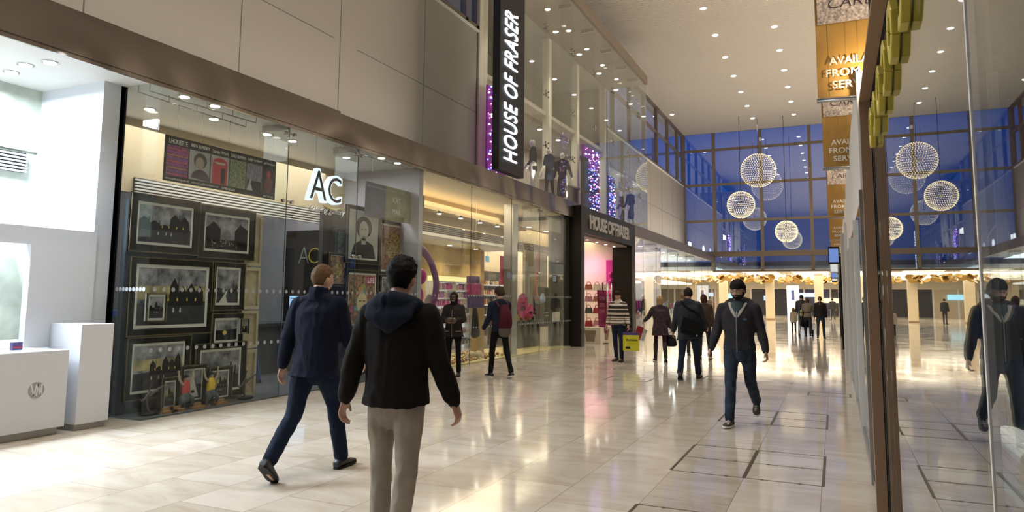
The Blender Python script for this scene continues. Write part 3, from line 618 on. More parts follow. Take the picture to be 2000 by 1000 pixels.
t = thing('cash_register', 'black till drawer on the gallery counter by the pale frames', 'till', (-10.2, 9.3, .98)); b = MB(); b.box(-10.35, 9.1, .98, -10.0, 9.5, 1.08); b.build('drawer', M_BLKM, t); b = MB(); b.box(-10.3, 9.15, 1.08, -10.1, 9.4, 1.17); b.build('keypad', mat('till_grey', (.12, .12, .12)), t)
BL = mat('blue_wrap', (.06, .14, .38), .45)
for k in range(6):
    y = 8.55 + k * .17; t = thing('wrapped_frame', 'picture frame edge-wrapped in blue foam leaning against the gallery counter', 'picture frame', (-9.5, y, 0), 'blue wrapped frames by the counter'); M = Matrix.Translation((-9.6 + .05 * k, y, 0)) @ Matrix.Rotation(math.radians(12), 4, 'X')
    b = MB(); b.box(-.35, -.02, .0, -.28, .02, .85, M).box(.28, -.02, .0, .35, .02, .85, M).box(-.35, -.02, 0, .35, .02, .07, M).box(-.35, -.02, .78, .35, .02, .85, M); b.build('blue_edge', BL, t); b = MB(); b.box(-.28, -.01, .07, .28, .01, .78, M); b.build('backing', mat('frame_back', (.20, .18, .15), .7), t)
for k in range(3):
    y = 6.12 + k * .11; t = thing('wrapped_frame', 'tall picture frame edge-wrapped in blue foam standing behind the glass return', 'picture frame', (-8.4, y, 0), 'blue wrapped frames behind the glass return')
    b = MB(); b.box(-8.9, y, 0, -8.82, y + .05, 1.3).box(-8.30, y, 0, -8.22, y + .05, 1.3).box(-8.82, y, 0, -8.3, y + .05, .08).box(-8.82, y, 1.22, -8.3, y + .05, 1.3); b.build('blue_edge', BL, t); b = MB(); b.box(-8.82, y + .01, .08, -8.3, y + .03, 1.22); b.build('backing', mat('frame_back', (.20, .18, .15), .7), t)
c0 = on_y(560, 440, 12.2); c1 = on_y(655, 700, 12.2)
t = thing('gallery_sign', 'dim dark wall sign with thin AC letters inside the gallery', 'sign', ((c0.x + c1.x) / 2, 12.24, .3)); b = MB(); b.box(c0.x, 12.2, .1, c1.x, 12.25, 2.95); b.build('board', mat('sign_dark', (.018, .017, .018), .3), t)
g0 = on_y(583, 515, 12.19); fit_text('lettering', 'A', mat('thin_green', (.25, .3, .25), .3), (g0.x, 12.195, g0.z), EX, EZ, .30, .36, .02, t, bold=-.02); fit_text('lettering', 'C', mat('thin_gold', (.5, .38, .05), .3), (g0.x + .28, 12.195, g0.z), EX, EZ, .27, .34, .02, t, bold=-.02)
# grey floor of the gallery
b = MB(); b.box(-12.2, 6.02, .0, -7.62, 12.24, .02); struct(b.build('floor_gallery', mat('gallery_floor', (.10, .10, .11), .3)))
# figurines with raised arms, driftwood sculptures
def figurine(px, py, shirt, label):
    p = on_z(px, py, .03); x, y = -7.78, on_x(px, py, -7.78).y; z = .02
    t = thing('figurine', label, 'figurine', (x, y, z)); sk = mat('figurine_skin', (.35, .28, .20), .6)
    b = MB()
    for s in (-1, 1): b.tube([(x, y + s * .05, z + .16), (x + .05, y + s * .07, z + .12), (x + .02, y + s * .08, z + .02)], [.035, .03, .022], n=10)
    b.tube([(x, y, z + .14), (x, y, z + .18)], [.065, .06]); b.build('trousers', mat('figurine_denim', (.05, .06, .06), .7), t)
    b = MB(); b.tube([(x, y, z + .17), (x, y, z + .27), (x, y, z + .34)], [(.045, .055), (.05, .062), (.035, .05)], side=(1, 0, 0)); b.build('shirt', shirt, t)
    b = MB()
    for s in (-1, 1): b.tube([(x, y + s * .045, z + .32), (x, y + s * .10, z + .38), (x - .01, y + s * .115, z + .47)], [.018, .016, .013], n=8); b.ell((x - .01, y + s * .117, z + .49), .018, nu=8, nv=6)
    b.ell((x, y, z + .40), (.033, .03, .04)); b.build('body', sk, t)
    b = MB(); b.ell((x - .004, y, z + .415), (.036, .034, .035)); b.build('hair', M_BLKM, t)
    for s in (-1, 1):
        b = MB(); b.box(x - .01, y + s * .08 - .02, z, x + .07, y + s * .08 + .02, z + .03); b.build('shoe', mat('figurine_shoe', (.20, .10, .04), .6), t)
figurine(361, 795, mat('fig_red', (.40, .03, .03), .6), 'small figurine in a red top with raised arms, seen from behind')
figurine(410, 790, mat('fig_yellow', (.60, .38, .02), .6), 'small figurine in a yellow top with raised arms, seen from behind')
for px, lab in ((292, 'thin dark driftwood sculpture left of the figurines'), (478, 'branching dark driftwood sculpture right of the figurines')):
    y = on_x(px, 795, -7.8).y; t = thing('driftwood_sculpture', lab, 'sculpture', (-7.8, y, .02)); b = MB(); b.ell((-7.8, y, .04), (.09, .13, .025)); b.build('base', M_BLKM, t)
    b = MB(); b.tube([(-7.8, y, .04), (-7.82, y - .03, .2), (-7.8, y + .01, .42)], [.012, .01, .008], n=8); b.tube([(-7.81, y, .25), (-7.8, y + .12, .33), (-7.8, y + .2, .36)], [.02, .014, .006], n=8); b.tube([(-7.81, y, .3), (-7.8, y - .1, .2), (-7.8, y - .16, .24)], [.018, .012, .006], n=8); b.build('branch', mat('dark_wood', (.05, .04, .035), .5), t)
for k, px in enumerate((330, 345, 385, 430)):
    y = on_x(px, 800, -7.72).y; t = thing('wooden_easel', 'low wooden picture stand on the gallery window floor', 'stand', (-7.72, y, .02), 'low picture stands'); b = MB(); b.box(-7.75, y - .1, .02, -7.68, y + .1, .05); b.build('foot', mat('easel_wood', (.30, .16, .06), .5), t); b = MB(); b.box(-7.76, y - .08, .05, -7.74, y + .08, .09); b.build('rest', mat('easel_wood', (.3, .16, .06), .5), t)
# ---------------------------------------------------------------- upper glass display box
BX, BY0, BY1, BZ0, BZ1 = -7.6, 14.75, 31.4, 4.17, 11.78
r = sroot('window_8', (BX, BY0, BZ0)); js = [14.75, 16.7, 19.0, 21.35, 23.7, 26.0, 28.2, 30.0, 31.4]
for a, c in zip(js, js[1:]):
    for z0, z1 in ((BZ0 if a > 16 else 4.63, 7.55), (7.56, BZ1 - .4)):
        b = MB(); b.box(BX - .006, a + .004, z0, BX + .006, c - .004, z1); b.build('glass_pane', M_GLASSB, r)
for y in (BY0, BY1):
    b = MB(); b.box(XU + .1, y - .006, 4.5, BX, y + .006, BZ1 - .4); b.build('glass_return', M_GLASSB, r)
for y in js[1:-1]:
    b = MB(); b.box(BX - .45, y - .006, 4.6, BX - .01, y + .006, BZ1 - .5); b.build('glass_fin', M_GLASSB, r)
    b = MB(); b.box(BX - .5, y - .04, BZ1 - .62, BX - .04, y + .04, BZ1 - .5); b.build('fin_bracket', M_STEEL, r)
    for z in (6.0, 7.55, 9.6):
        b = MB(); c = Vector((BX + .03, y, z)); b.cyl(c - Vector((.12, 0, 0)), c, .02, n=8)
        for dy in (-.1, .1):
            b.cyl(c - Vector((.04, 0, 0)), c + Vector((.0, dy, dy * .8)), .012, n=6); b.ell(c + Vector((.0, dy, dy * .8)), .025, nu=8, nv=6)
            b.cyl(c - Vector((.04, 0, 0)), c + Vector((.0, dy, -dy * .8)), .012, n=6); b.ell(c + Vector((.0, dy, -dy * .8)), .025, nu=8, nv=6)
        b.build('spider_fitting', M_ZIP, r)
b = MB(); b.box(XU, BY0 - .05, BZ1 - .4, BX + .06, BY1 + .05, BZ1); struct(b.build('trim_6', mat('beam_taupe', (.25, .20, .155), .55)))
# interior of the display gallery behind the box
b = MB(); b.box(-12.6, 18.2, 4.45, BX - .02, BY1, 4.6); b.box(XU, BY0, 4.45, BX - .02, 18.3, 4.6); struct(b.build('floor_display', mat('display_floor', (.30, .27, .24), .5)))
b = MB(); b.use(mat('display_wall', (.42, .38, .31), .7)).box(-12.7, 18.2, 4.6, -12.6, 31.4, 11.7).box(-12.6, 18.15, 4.6, XU, 18.25, 11.7).box(-12.6, 31.35, 4.6, XU, 31.5, 11.7).box(-12.6, 18.2, 8.3, -9.6, 31.4, 8.45).box(-12.7, 14.8, 11.45, BX - .1, 31.35, 11.6)
struct(b.build('wall_display', None))
b = MB()
for y in (20.5, 24.0, 27.2): b.box(-9.75, y, 4.6, -9.5, y + .3, 11.3)
struct(b.build('trim_7', M_CREAM))
for k in range(6):
    for x in (-8.6, -10.6):
        shop_spot(x, 19.5 + 2.1 * k, 11.35 if x > -9 else 8.29, 'round recessed spotlight in the ceiling of the upper glass display box', 'display box ceiling spotlights', M_LED, .09)
# fairy light panels (deep violet cloth with points of light)
M_VIO = mat('violet_cloth', (.20, .015, .16), .6, emit=(.30, .02, .35), es=.35, var=.5, vscale=3); M_VIO2 = mat('blue_cloth', (.02, .02, .12), .6, var=.5, vscale=3)
LB = emat('fairy_blue', (.12, .16, 1), 9); LP = emat('fairy_pink', (1, .25, .6), 7); LW = emat('fairy_white', (.8, .85, 1), 9)
def fairy(label, x, y0, y1, z0, z1, n, m, seed):
    t = thing('fairy_light_panel', label, 'light display', (x, (y0 + y1) / 2, z0), 'violet fairy light panels'); rr = random.Random(seed)
    b = MB(); b.box(x - .05, y0, z0, x, y1, z1); b.build('cloth', m, t)
    b = MB()
    for k in range(n):
        b.use(rr.choice((LB, LB, LP, LW))); b.ell((x + .03, rr.uniform(y0, y1), rr.uniform(z0, z1)), rr.uniform(.014, .03), nu=6, nv=4)
    b.build('light_points', None, t)['kind'] = 'stuff'
fairy('violet light curtain left of the tall black sign', -9.0, 17.9, 18.9, 5.1, 7.7, 90, M_VIO, 1)
fairy('violet light curtain right of the tall black sign, behind the mannequins', -9.1, 19.0, 19.45, 4.9, 7.2, 20, M_VIO, 2)
fairy('tall pink and blue light curtain beyond the mannequins', -9.3, 27.4, 29.6, 4.7, 7.9, 190, M_VIO, 3)
fairy('shorter blue light curtain over the entrance header', -9.0, 30.0, 31.0, 4.7, 7.0, 90, M_VIO2, 4)
fairy('dark blue light curtain with sparse points above the entrance', -8.6, 25.7, 27.2, 4.7, 6.6, 90, M_VIO2, 5)
# counter and dark screens in the upper gallery
t = thing('display_counter', 'long pinkish counter behind the mannequins of the glass display box', 'counter', (-9.0, 24, 4.6)); b = MB(); b.box(-9.4, 22.9, 4.6, -8.9, 25.6, 5.7); b.build('body', mat('counter_pink', (.35, .26, .24), .6), t); b = MB(); b.box(-9.45, 22.8, 5.7, -8.85, 25.7, 5.76); b.build('top', M_CREAM, t)
t = thing('display_screen', 'dark olive folding screen beside the light curtains', 'screen', (-8.5, 25.6, 4.6)); b = MB(); b.box(-8.6, 25.0, 4.6, -8.5, 25.7, 6.9); b.build('panel', mat('screen_olive', (.10, .085, .06), .6), t)
# tall vertical sign
t = thing('vertical_shop_sign', 'tall black vertical sign with glowing white letters on the glass box', 'sign', (-7.42, 15.6, 4.5))
a = on_x(974, 345, -7.36); c = on_x(1023, 350, -7.36); sy0, sy1 = a.y, c.y
b = MB(); b.box(-7.56, sy0, 4.64, -7.36, sy1, 9.6); b.build('board', mat('sign_black', (.006, .006, .010), .5), t, bevel=.01)
lo = on_x(985, 310, -7.35); hi = on_x(985, 10, -7.35); xw = on_x(1010, 160, -7.35).y - on_x(985, 160, -7.35).y
fit_text('lettering', 'HOUSE OF FRASER', emat('sign_letters', (.85, .93, 1), 2.2), (-7.355, on_x(1010, 160, -7.35).y, lo.z), (0, 0, 1), (0, -1, 0), hi.z - lo.z, xw, .03, t, bold=.002, spacing=1.08)
# ---------------------------------------------------------------- entrance portal
PO = -7.3
t = sroot('door_1', (PO, 24.6, 0)); M_PORT = mat('portal_black', (.012, .010, .009), .4, spec=.3)
b = MB(); b.box(-8.1, 21.3, 0, PO, 21.62, 4.49).box(-8.1, 27.5, 0, PO, 28.02, 4.49).box(-8.1, 21.62, 3.62, PO, 27.5, 4.49); b.build('portal_frame', M_PORT, t)
b = MB(); b.box(-8.05, 21.65, 3.56, -7.5, 27.45, 3.62); b.build('soffit_panel', mat('soffit_taupe', (.30, .25, .22), .5), t)
a = on_x(1150, 447, PO); a2 = on_x(1150, 419, PO); c = on_x(1227, 465, PO)
fit_text('lettering', 'HOUSE OF FRASER', mat('letter_steel', (.50, .48, .44), .35, .6), (PO + .01, a.y, a.z), EY, EZ, c.y - a.y, a2.z - a.z, .05, t, bold=.035, spacing=.92)
for yy in (22.3, 23.4, 24.5, 25.6, 26.7): shop_spot(-7.8, yy, 3.555, 'small spotlight in the soffit of the black entrance portal', 'portal soffit spotlights', M_LED, .05)
# ---------------------------------------------------------------- beauty window and store interior
M_WARMW = mat('store_wall', (.62, .56, .44), .7); M_WOOD = mat('honey_wall', (.55, .40, .18), .6, var=.12, vscale=4); M_SHELF = mat('shelf_white', (.75, .74, .72), .4)
b = MB(); b.box(-10.85, 12.4, 0, -10.72, 20.7, 3.06).box(-10.72, 20.4, 0, -10.45, 20.7, 3.06); struct(b.build('wall_beauty', M_WOOD))
b = MB(); b.box(-17, 16.1, 0, -16.9, 28, 3.1); struct(b.build('wall_store_inner', M_WARMW))
b = MB(); b.use(M_WARMW).box(-9.2, 21.0, 0, -9.1, 22.9, 3.06); b.use(M_STEEL).box(-7.98, 16.95, 0, -7.72, 17.28, 4.0); struct(b.build('column_store', None))
b = MB(); b.box(-8.15, 20.6, 0, -8.05, 21.3, 4.1); b.box(-8.1, 20.95, 0, -7.7, 21.3, 4.1); struct(b.build('wall_portal_side', mat('portal_side', (.06, .055, .05), .3)))
# lit product shelving
sy0, sy1, sx = 14.35, 15.75, -10.2
t = thing('display_shelving', 'tall lit white shelving unit full of gift boxes in the beauty window', 'shelving', (sx, 15, 0))
sy0 = on_x(852, 600, sx).y; sy1 = on_x(925, 600, sx).y
b = MB(); b.box(sx - .35, sy0, 0, sx - .3, sy1, 1.95); b.build('back_panel', emat('lit_back', (1, .93, .85), .55), t)
for y in (sy0, (sy0 + sy1) / 2, sy1): b = MB(); b.box(sx - .35, y - .015, 0, sx, y + .015, 1.95); b.build('upright', M_SHELF, t)
SZ = [.12, .45, .75, 1.02, 1.27, 1.5, 1.74]
for z in SZ + [1.97]:
    b = MB(); b.box(sx - .35, sy0, z - .02, sx, sy1, z); b.build('shelf', M_SHELF, t)
b = MB(); b.box(sx - .3, sy0, 1.97, sx - .05, sy1, 2.12); b.build('header_light', emat('header_glow', (1, .85, .35), 1.2), t)
pal = [(.55, .05, .30), (.60, .55, .52), (.20, .06, .30), (.65, .30, .45), (.12, .12, .14), (.40, .40, .42), (.50, .20, .50)]
nm = ['magenta', 'white', 'violet', 'rose', 'black', 'grey', 'lilac']
ordn = ['lowest', 'second', 'third', 'fourth', 'fifth', 'sixth', 'topmost']
rr = random.Random(11)
for si, z in enumerate(SZ):
    y = sy0 + .05; k = 0
    while y < sy1 - .12:
        w_ = rr.uniform(.06, .12); h_ = rr.uniform(.10, .19); ci = rr.choice([0, 2, 3, 6, 1]) if si > 3 else rr.choice([1, 4, 5, 1, 3])
        if abs(y + w_ / 2 - (sy0 + sy1) / 2) > w_ / 2 + .03:
            o = MB().use(mat('pack_' + nm[ci], pal[ci], .35)).box(sx - .2, y, z + .001, sx - .04, y + w_, z + h_).build('gift_box', None)
            tag(o, '%s boxed gift on the %s shelf of the lit white unit' % (nm[ci], ordn[si]), 'gift box', 'gift boxes on the lit shelves, %s, %s' % (nm[ci], ordn[si]))
        y += w_ + rr.uniform(.015, .04); k += 1
# hanging ribbon loop, round sign, gift bag bundle
M_RIB = mat('ribbon_violet', (.13, .012, .12), .3)
t = thing('ribbon_loop', 'huge violet ribbon loop hanging in the beauty window', 'decoration', (-8.0, 13.0, 1.0))
P = [on_x(x, y, -8.0) for x, y in ((815, 478), (835, 500), (848, 530), (852, 560), (846, 590), (832, 612), (815, 628))]
b = MB(); b.tube(P, [(.10, .03), (.11, .03), (.12, .03), (.13, .03), (.13, .03), (.12, .03), (.06, .02)], side=(0, 1, 0), n=10, sub=4); b.build('loop', M_RIB, t)
b = MB(); b.cyl(P[0], (-8.0, P[0].y, 4.17), .004, n=5); b.build('hanging_wire', M_STEEL, t)
t = thing('hanging_ornament', 'glossy pink teardrop ornament behind the dark haired man', 'decoration', (-8.05, 12.6, 1.5)); p = on_x(822, 540, -8.05); b = MB(); b.ell(p, (.12, .14, .17)); b.ell(p - Vector((0, .1, .42)), (.12, .13, .22)); b.build('drop', mat('pink_gloss', (.50, .02, .22), .2), t); b = MB(); b.cyl(p, (p.x, p.y, 4.17), .004, n=5); b.build('hanging_wire', M_STEEL, t)
p = on_x(838, 630, -8.15); t = thing('round_sign', 'tall oval white sign with pink script in the beauty window', 'sign', (-8.15, p.y, 0))
b = MB(); b.poly([(-8.15, p.y + .34 * math.cos(k / 24 * 6.283), p.z + .62 * math.sin(k / 24 * 6.283)) for k in range(24)]); o = b.build('disc', mat('sign_cream', (.62, .56, .50), .5), t); sm = o.modifiers.new('s', 'SOLIDIFY'); sm.thickness = .03
fit_text('lettering', 'FAREWELL', mat('script_pink', (.5, .03, .2), .5), (-8.13, p.y - .22, p.z + .1), EY, EZ, .48, .12, .004, t, shear=.3); fit_text('lettering', 'DULL', mat('script_pink', (.5, .03, .2), .5), (-8.13, p.y - .15, p.z - .1), EY, EZ, .34, .12, .004, t, shear=.3)
b = MB(); b.box(-8.2, p.y - .05, .0, -8.14, p.y + .05, p.z - .5); b.build('post', M_STEEL, t)
for k, (x0, y0, x1, y1, c, lab) in enumerate(((921, 540, 937, 553, (.18, .08, .28), 'violet patterned gift box on top of the hanging stack'), (922, 553, 941, 576, (.60, .06, .30), 'bright pink gift box in the hanging stack'), (922, 577, 946, 602, (.10, .06, .25), 'indigo and pink gift box under the pink one'))):
    a = on_x(x0, y1, -8.6); c2 = on_x(x1, y0, -8.6); o = MB().box(-8.75, a.y, a.z + .002, -8.6, c2.y, c2.z).build('gift_box', mat('box_col_%d' % k, c, .35, var=.5, vscale=10)); tag(o, lab, 'gift box')
a = on_x(925, 676, -8.68); b = MB(); b.box(-8.76, a.y, .0, -8.6, a.y + .45, on_x(922, 602.5, -8.6).z); tag(b.build('display_plinth', M_WOOD), 'honey coloured plinth under the stacked gift boxes', 'plinth')
a = on_x(925, 604, -8.5); t = thing('gift_bag', 'black shiny gift bag with ribbons beside the plinth', 'bag', (-8.5, a.y, .9)); b = MB(); b.tube([(-8.5, a.y + .12, a.z - .65), (-8.5, a.y + .1, a.z - .3), (-8.5, a.y + .08, a.z)], [(.10, .2), (.08, .14), (.05, .08)], n=10); b.build('bag', M_BLACK, t); b = MB(); b.cyl((-8.5, a.y + .08, a.z), (-8.5, a.y + .08, 4.17), .003, n=5); b.build('hanging_wire', M_STEEL, t)
# sparkling baubles on the window floor
b = MB(); rr = random.Random(5); cs = [mat('bauble_gold', (.55, .38, .10), .25, .7), mat('bauble_copper', (.30, .12, .04), .3, .6), mat('bauble_white', (.6, .55, .48), .4)]
for k in range(330):
    px, py = rr.uniform(848, 970), 0; y = rr.uniform(12.9, 16.8); x = rr.uniform(-8.9, -7.75); rad = rr.uniform(.02, .045); b.use(rr.choice(cs)).ell((x, y, .03 + rad * .8), rad, nu=6, nv=4)
tag(b.build('scattered_baubles', None), 'gold and copper baubles strewn over the beauty window floor', 'baubles', None, 'stuff')
for k, (yy, xx, lab) in enumerate(((15.25, -8.0, 'large cream ball among the baubles, nearer the shelving'), (15.5, -7.95, 'large cream ball among the baubles, nearer the glass joint'))): tag(MB().ell((xx, yy, .13), .10).build('ornament_ball', mat('ball_cream', (.62, .52, .36), .5)), lab, 'ornament')
b = MB(); b.box(-9.3, 12.42, 0, -7.62, 21.2, .03); struct(b.build('floor_window', mat('window_sand', (.62, .50, .24), .5)))
# posters and signs of the beauty window
M_MAG = mat('poster_magenta', (.55, .02, .16), .45); M_INK = mat('ink_black', (.02, .01, .015), .5)
def sale(px0, py0, px1, py1, x, label, txt, oval=False, top='EXTRA'):
    a = on_x(px0, py1, x); c = on_x(px1, py0, x); t = thing('sale_sign' if oval else 'sale_banner', label, 'sign', (x, (a.y + c.y) / 2, a.z)); w_, h_ = c.y - a.y, c.z - a.z
    if oval: b = MB(); P = [(x, (a.y + c.y) / 2 + w_ / 2 * math.cos(k / 28 * 6.283), (a.z + c.z) / 2 + h_ / 2 * math.sin(k / 28 * 6.283)) for k in range(28)]; b.prism(P, (.02, 0, 0))
    else: b = MB(); b.box(x, a.y, a.z, x + .02, c.y, c.z)
    b.build('board', M_MAG, t)
    if txt: fit_text('lettering', txt, M_INK, (x + .021, a.y + w_ * .22, a.z + h_ * .30), EY, EZ, w_ * .56, h_ * .2, .002, t, bold=.03)
    if top and txt: fit_text('lettering', top, M_INK, (x + .021, a.y + w_ * .27, a.z + h_ * .55), EY, EZ, w_ * .46, h_ * .09, .002, t)
    b = MB(); b.cyl((x + .01, (a.y + c.y) / 2, c.z), (x + .01, (a.y + c.y) / 2, 4.15 if x > -9 else (3.07 if a.y < 21.2 else 3.96)), .004, n=5); b.build('hanging_wire', M_STEEL, t)
sale(976, 502, 993, 556, -9.9, 'magenta hanging banner with a black 20% print above the rucksack wearer', '20%')
sale(1003, 540, 1009, 575, -10.2, 'narrow magenta banner half hidden behind the steel column', '')
sale(1010, 573, 1030, 622, -7.75, 'large magenta oval sale sign on the beauty window', '20%', True)
sale(1030, 593, 1041, 622, -7.75, 'small magenta oval sale sign beside the larger oval', '20%', True, '')
# long curved cane ornament
P = [on_x(x, y, -8.0) for x, y in ((1049, 496), (1050, 520), (1047, 550), (1046, 575), (1050, 588), (1058, 586), (1060, 575))]
t = thing('cane_ornament', 'giant pink and blue candy cane ornament hanging by the patch fitting', 'decoration', (-8, P[0].y, P[4].z)); b = MB(); b.use(mat('cane_pink', (.42, .16, .14), .35)); b.tube(P[:5], [.055, .06, .06, .07, .07], n=12, sub=4); b.use(mat('cane_blue', (.18, .28, .42), .35)).tube(P[4:], [(.10, .08), (.12, .09), (.05, .04)], n=12, sub=4); b.build('cane', None, t)
b = MB(); b.cyl(P[0], (-8, P[0].y, 4.17), .004, n=5); b.build('hanging_wire', M_STEEL, t)
# dark poster with figure, notices
a = on_x(1043, 652, -9.06); c = on_x(1075, 562, -9.06); t = thing('fashion_poster', 'tall dark poster with a standing figure and white print behind the cane ornament', 'poster', (-9.06, (a.y + c.y) / 2, a.z)); b = MB(); b.box(-9.09, a.y, .55, -9.06, c.y, c.z); b.build('board', M_BLKM, t)
w_ = c.y - a.y; b = MB(); b.use(A_MID).poly([(-9.058, a.y + w_ * u, .6 + 1.0 * v) for u, v in ((.3, 0), (.6, 0), (.62, .55), (.55, .75), (.35, .75), (.25, .5))]); b.use(A_LT); b.poly([(-9.057, a.y + w_ * (.47 + .07 * math.cos(k / 10 * 6.28)), 1.42 + .08 * math.sin(k / 10 * 6.28)) for k in range(10)]).quad(*[(-9.057, a.y + w_ * u, v) for u, v in ((.68, 1.0), (.9, 1.0), (.9, 1.03), (.68, 1.03))]).quad(*[(-9.057, a.y + w_ * u, v) for u, v in ((.68, .9), (.85, .9), (.85, .93), (.68, .93))]); b.build('printed_figure', None, t)
b = MB(); b.box(-9.09, a.y, 0, -9.07, c.y, .55); b.build('stand', M_CREAM, t)
a = on_x(1080, 628, -7.62); c = on_x(1093, 609, -7.62); tag(MB().box(-7.64, a.y, a.z, -7.615, c.y, c.z).build('notice', M_CREAM), 'small pale notice on the glass next to the black portal', 'notice')
# perfume counters behind the rucksack wearer
def stand(name, label, cat, x0, y0, x1, y1, h, m, top, goods, seed, gl, glab):
    t = thing(name, label, cat, ((x0 + x1) / 2, (y0 + y1) / 2, 0)); b = MB(); b.box(x0, y0, 0, x1, y1, h); b.build('body', m, t); b = MB(); b.box(x0 - .03, y0 - .03, h, x1 + .03, y1 + .03, h + .04); b.build('top', top, t)
    rr = random.Random(seed); n = goods
    for k in range(n):
        yy = y0 + .1 + (y1 - y0 - .2) * k / max(1, n - 1); xx = x1 - rr.uniform(.08, .25); col = rr.choice([(.5, .25, .04), (.45, .03, .08), (.05, .05, .05), (.5, .48, .45), (.35, .12, .3)]); cn = {.5: 'a'}.get(0, 'x')
        b = MB(); hh = rr.uniform(.10, .22); b.box(xx - .04, yy - .035, h + .04, xx + .04, yy + .035, h + .04 + hh); o = b.build('perfume_box', mat('goods_%d_%d' % (int(col[0] * 100), int(col[1] * 100)), col, .35)); tag(o, glab, 'box', gl)
stand('sales_counter', 'dark counter with perfume boxes behind the rucksack wearer', 'counter', -10.4, 20.9, -9.9, 22.8, 1.1, M_DARK, M_SHELF, 12, 3, 'perfume boxes on the dark counter', 'small perfume box standing on the dark beauty counter')
stand('sales_counter', 'low dark counter behind the magenta oval signs', 'counter', -8.95, 19.2, -8.5, 20.8, .8, M_DARK, M_DARK, 9, 4, 'boxes on the low counter', 'small box on the low counter behind the oval signs')
t = thing('wall_shelving', 'tall dark wall shelving with small lit goods deep in the beauty hall', 'shelving', (-12.9, 26.7, 0)); b = MB(); b.box(-13.05, 25.2, 0, -12.95, 28.3, 2.6); b.build('back_panel', M_DARK, t)
for z in (.8, 1.2, 1.6, 2.0): b = MB(); b.box(-12.95, 25.2, z, -12.65, 28.3, z + .04); b.build('shelf', emat('shelf_glow', (1, .9, .8), .7), t)
rr = random.Random(9)
for z in (.84, 1.24, 1.64, 2.04):
    for k in range(14):
        col = rr.choice([(.5, .45, .4), (.4, .05, .1), (.08, .05, .05), (.5, .3, .1)]); y = 25.3 + .21 * k
        tag(MB().box(-12.9, y, z, -12.78, y + .12, z + rr.uniform(.1, .25)).build('perfume_box', mat('goods_%d_%d' % (int(col[0] * 100), int(col[1] * 100)), col, .35)), 'small boxed good on the dark wall shelving of the beauty hall', 'box', 'goods on the dark wall shelving')
a = on_x(951, 505, -12.7); t = thing('exit_sign', 'small blue hanging sign under the beauty hall ceiling', 'sign', a); b = MB(); b.box(-12.7, a.y - .14, a.z - .14, -12.66, a.y + .14, a.z + .1); b.build('panel', emat('sign_blue', (.05, .45, .65), .7), t); b = MB(); b.cyl((-12.68, a.y, a.z + .1), (-12.68, a.y, 3.96), .008, n=6); b.build('rod', M_STEEL, t)
# entrance interior: bag racks, plinths, board on a stand, pink wall
b = MB(); b.box(on_y(1184, 560, 28.1).x, 28.1, 0, on_y(1225, 560, 28.1).x, 28.3, 3.1); struct(b.build('wall_store_pink', mat('pink_wall', (.65, .03, .33), .5)))
area('pink_wall_light', (-9.3, 27.6, 3.1), .8, .2, 14, (1, .35, .75), (math.radians(40), 0, 0))
b = MB(); b.box(-13.2, 21.7, 0, -13.1, 28.3, 3.4); struct(b.build('wall_store_entrance', M_WARMW))
def bag(x, y, z, col, rz, lab, grp):
    t = thing('handbag', lab, 'handbag', (x, y, z), grp); M = Matrix.Translation((x, y, z)) @ Matrix.Rotation(rz, 4, 'Z')
    b = MB(); P = [(-.15, -.05, 0), (.15, -.05, 0), (.12, -.04, .2), (-.12, -.04, .2)]; b.prism([M @ Vector(p) for p in P], M.to_3x3() @ Vector((0, .1, 0))); b.build('body', mat('bag_%d' % int(col[0] * 100), col, .4), t)
    b = MB(); b.tube([M @ Vector((-.08, 0, .2)), M @ Vector((-.06, 0, .3)), M @ Vector((.06, 0, .3)), M @ Vector((.08, 0, .2))], [.008] * 4, n=6); b.build('handle', mat('bag_%d' % int(col[0] * 100), col, .4), t)
rr = random.Random(21)
bc = [((.30, .02, .03), 'dark red'), ((.55, .50, .42), 'cream'), ((.03, .03, .035), 'black'), ((.35, .12, .06), 'tan'), ((.45, .20, .25), 'rose')]
for ri, (rx, ry, lab) in enumerate(((on_y(1150, 600, 27.0).x, 27.0, 'chrome rack with glass shelves of handbags, nearer the left portal jamb'), (on_y(1166, 600, 25.9).x, 25.9, 'chrome rack with glass shelves of handbags, behind the magenta board'))):
    t = thing('display_rack', lab, 'rack', (rx, ry, 0)); 
    for dx in (-.5, .5):
        for dy in (-.25, .25): b = MB(); b.cyl((rx + dx, ry + dy, 0), (rx + dx, ry + dy, 2.1), .018, n=8); b.build('upright', M_STEEL, t)
    for z in (.45, .95, 1.4, 1.85):
        b = MB(); b.box(rx - .5, ry - .25, z - .02, rx + .5, ry + .25, z); b.build('shelf', M_SHELF, t)
        for k in range(3):
            c_, cn = rr.choice(bc); bag(rx - .33 + .33 * k, ry, z, c_, rr.uniform(-.3, .3), '%s handbag on a shelf of the entrance racks' % cn, '%s handbags on the entrance racks' % cn)
for k, (px, lab) in enumerate(((1153, 'white plinth with a cut-out just inside the left portal jamb'), (1180, 'white plinth with a cut-out behind the magenta board'))):
    p = on_z(px, 672 - 4 * k, 0); t = thing('display_plinth', lab, 'plinth', p); b = MB(); b.box(p.x - .35, p.y, 0, p.x + .35, p.y + .5, .55); b.build('body', M_CREAM, t); b = MB(); b.prism([(p.x - .2, p.y - .002, .45), (p.x + .2, p.y - .002, .45), (p.x + .14, p.y - .002, .08), (p.x - .14, p.y - .002, .08)], (0, -.004, 0)); b.build('cut_out', mat('taupe', (.25, .20, .14), .6), t)
p = on_z(1176, 694 - 8, 0); y = 24.6; a = on_y(1166, 566, 23.2); c = on_y(1186, 650, 23.2); cx = (a.x + c.x) / 2
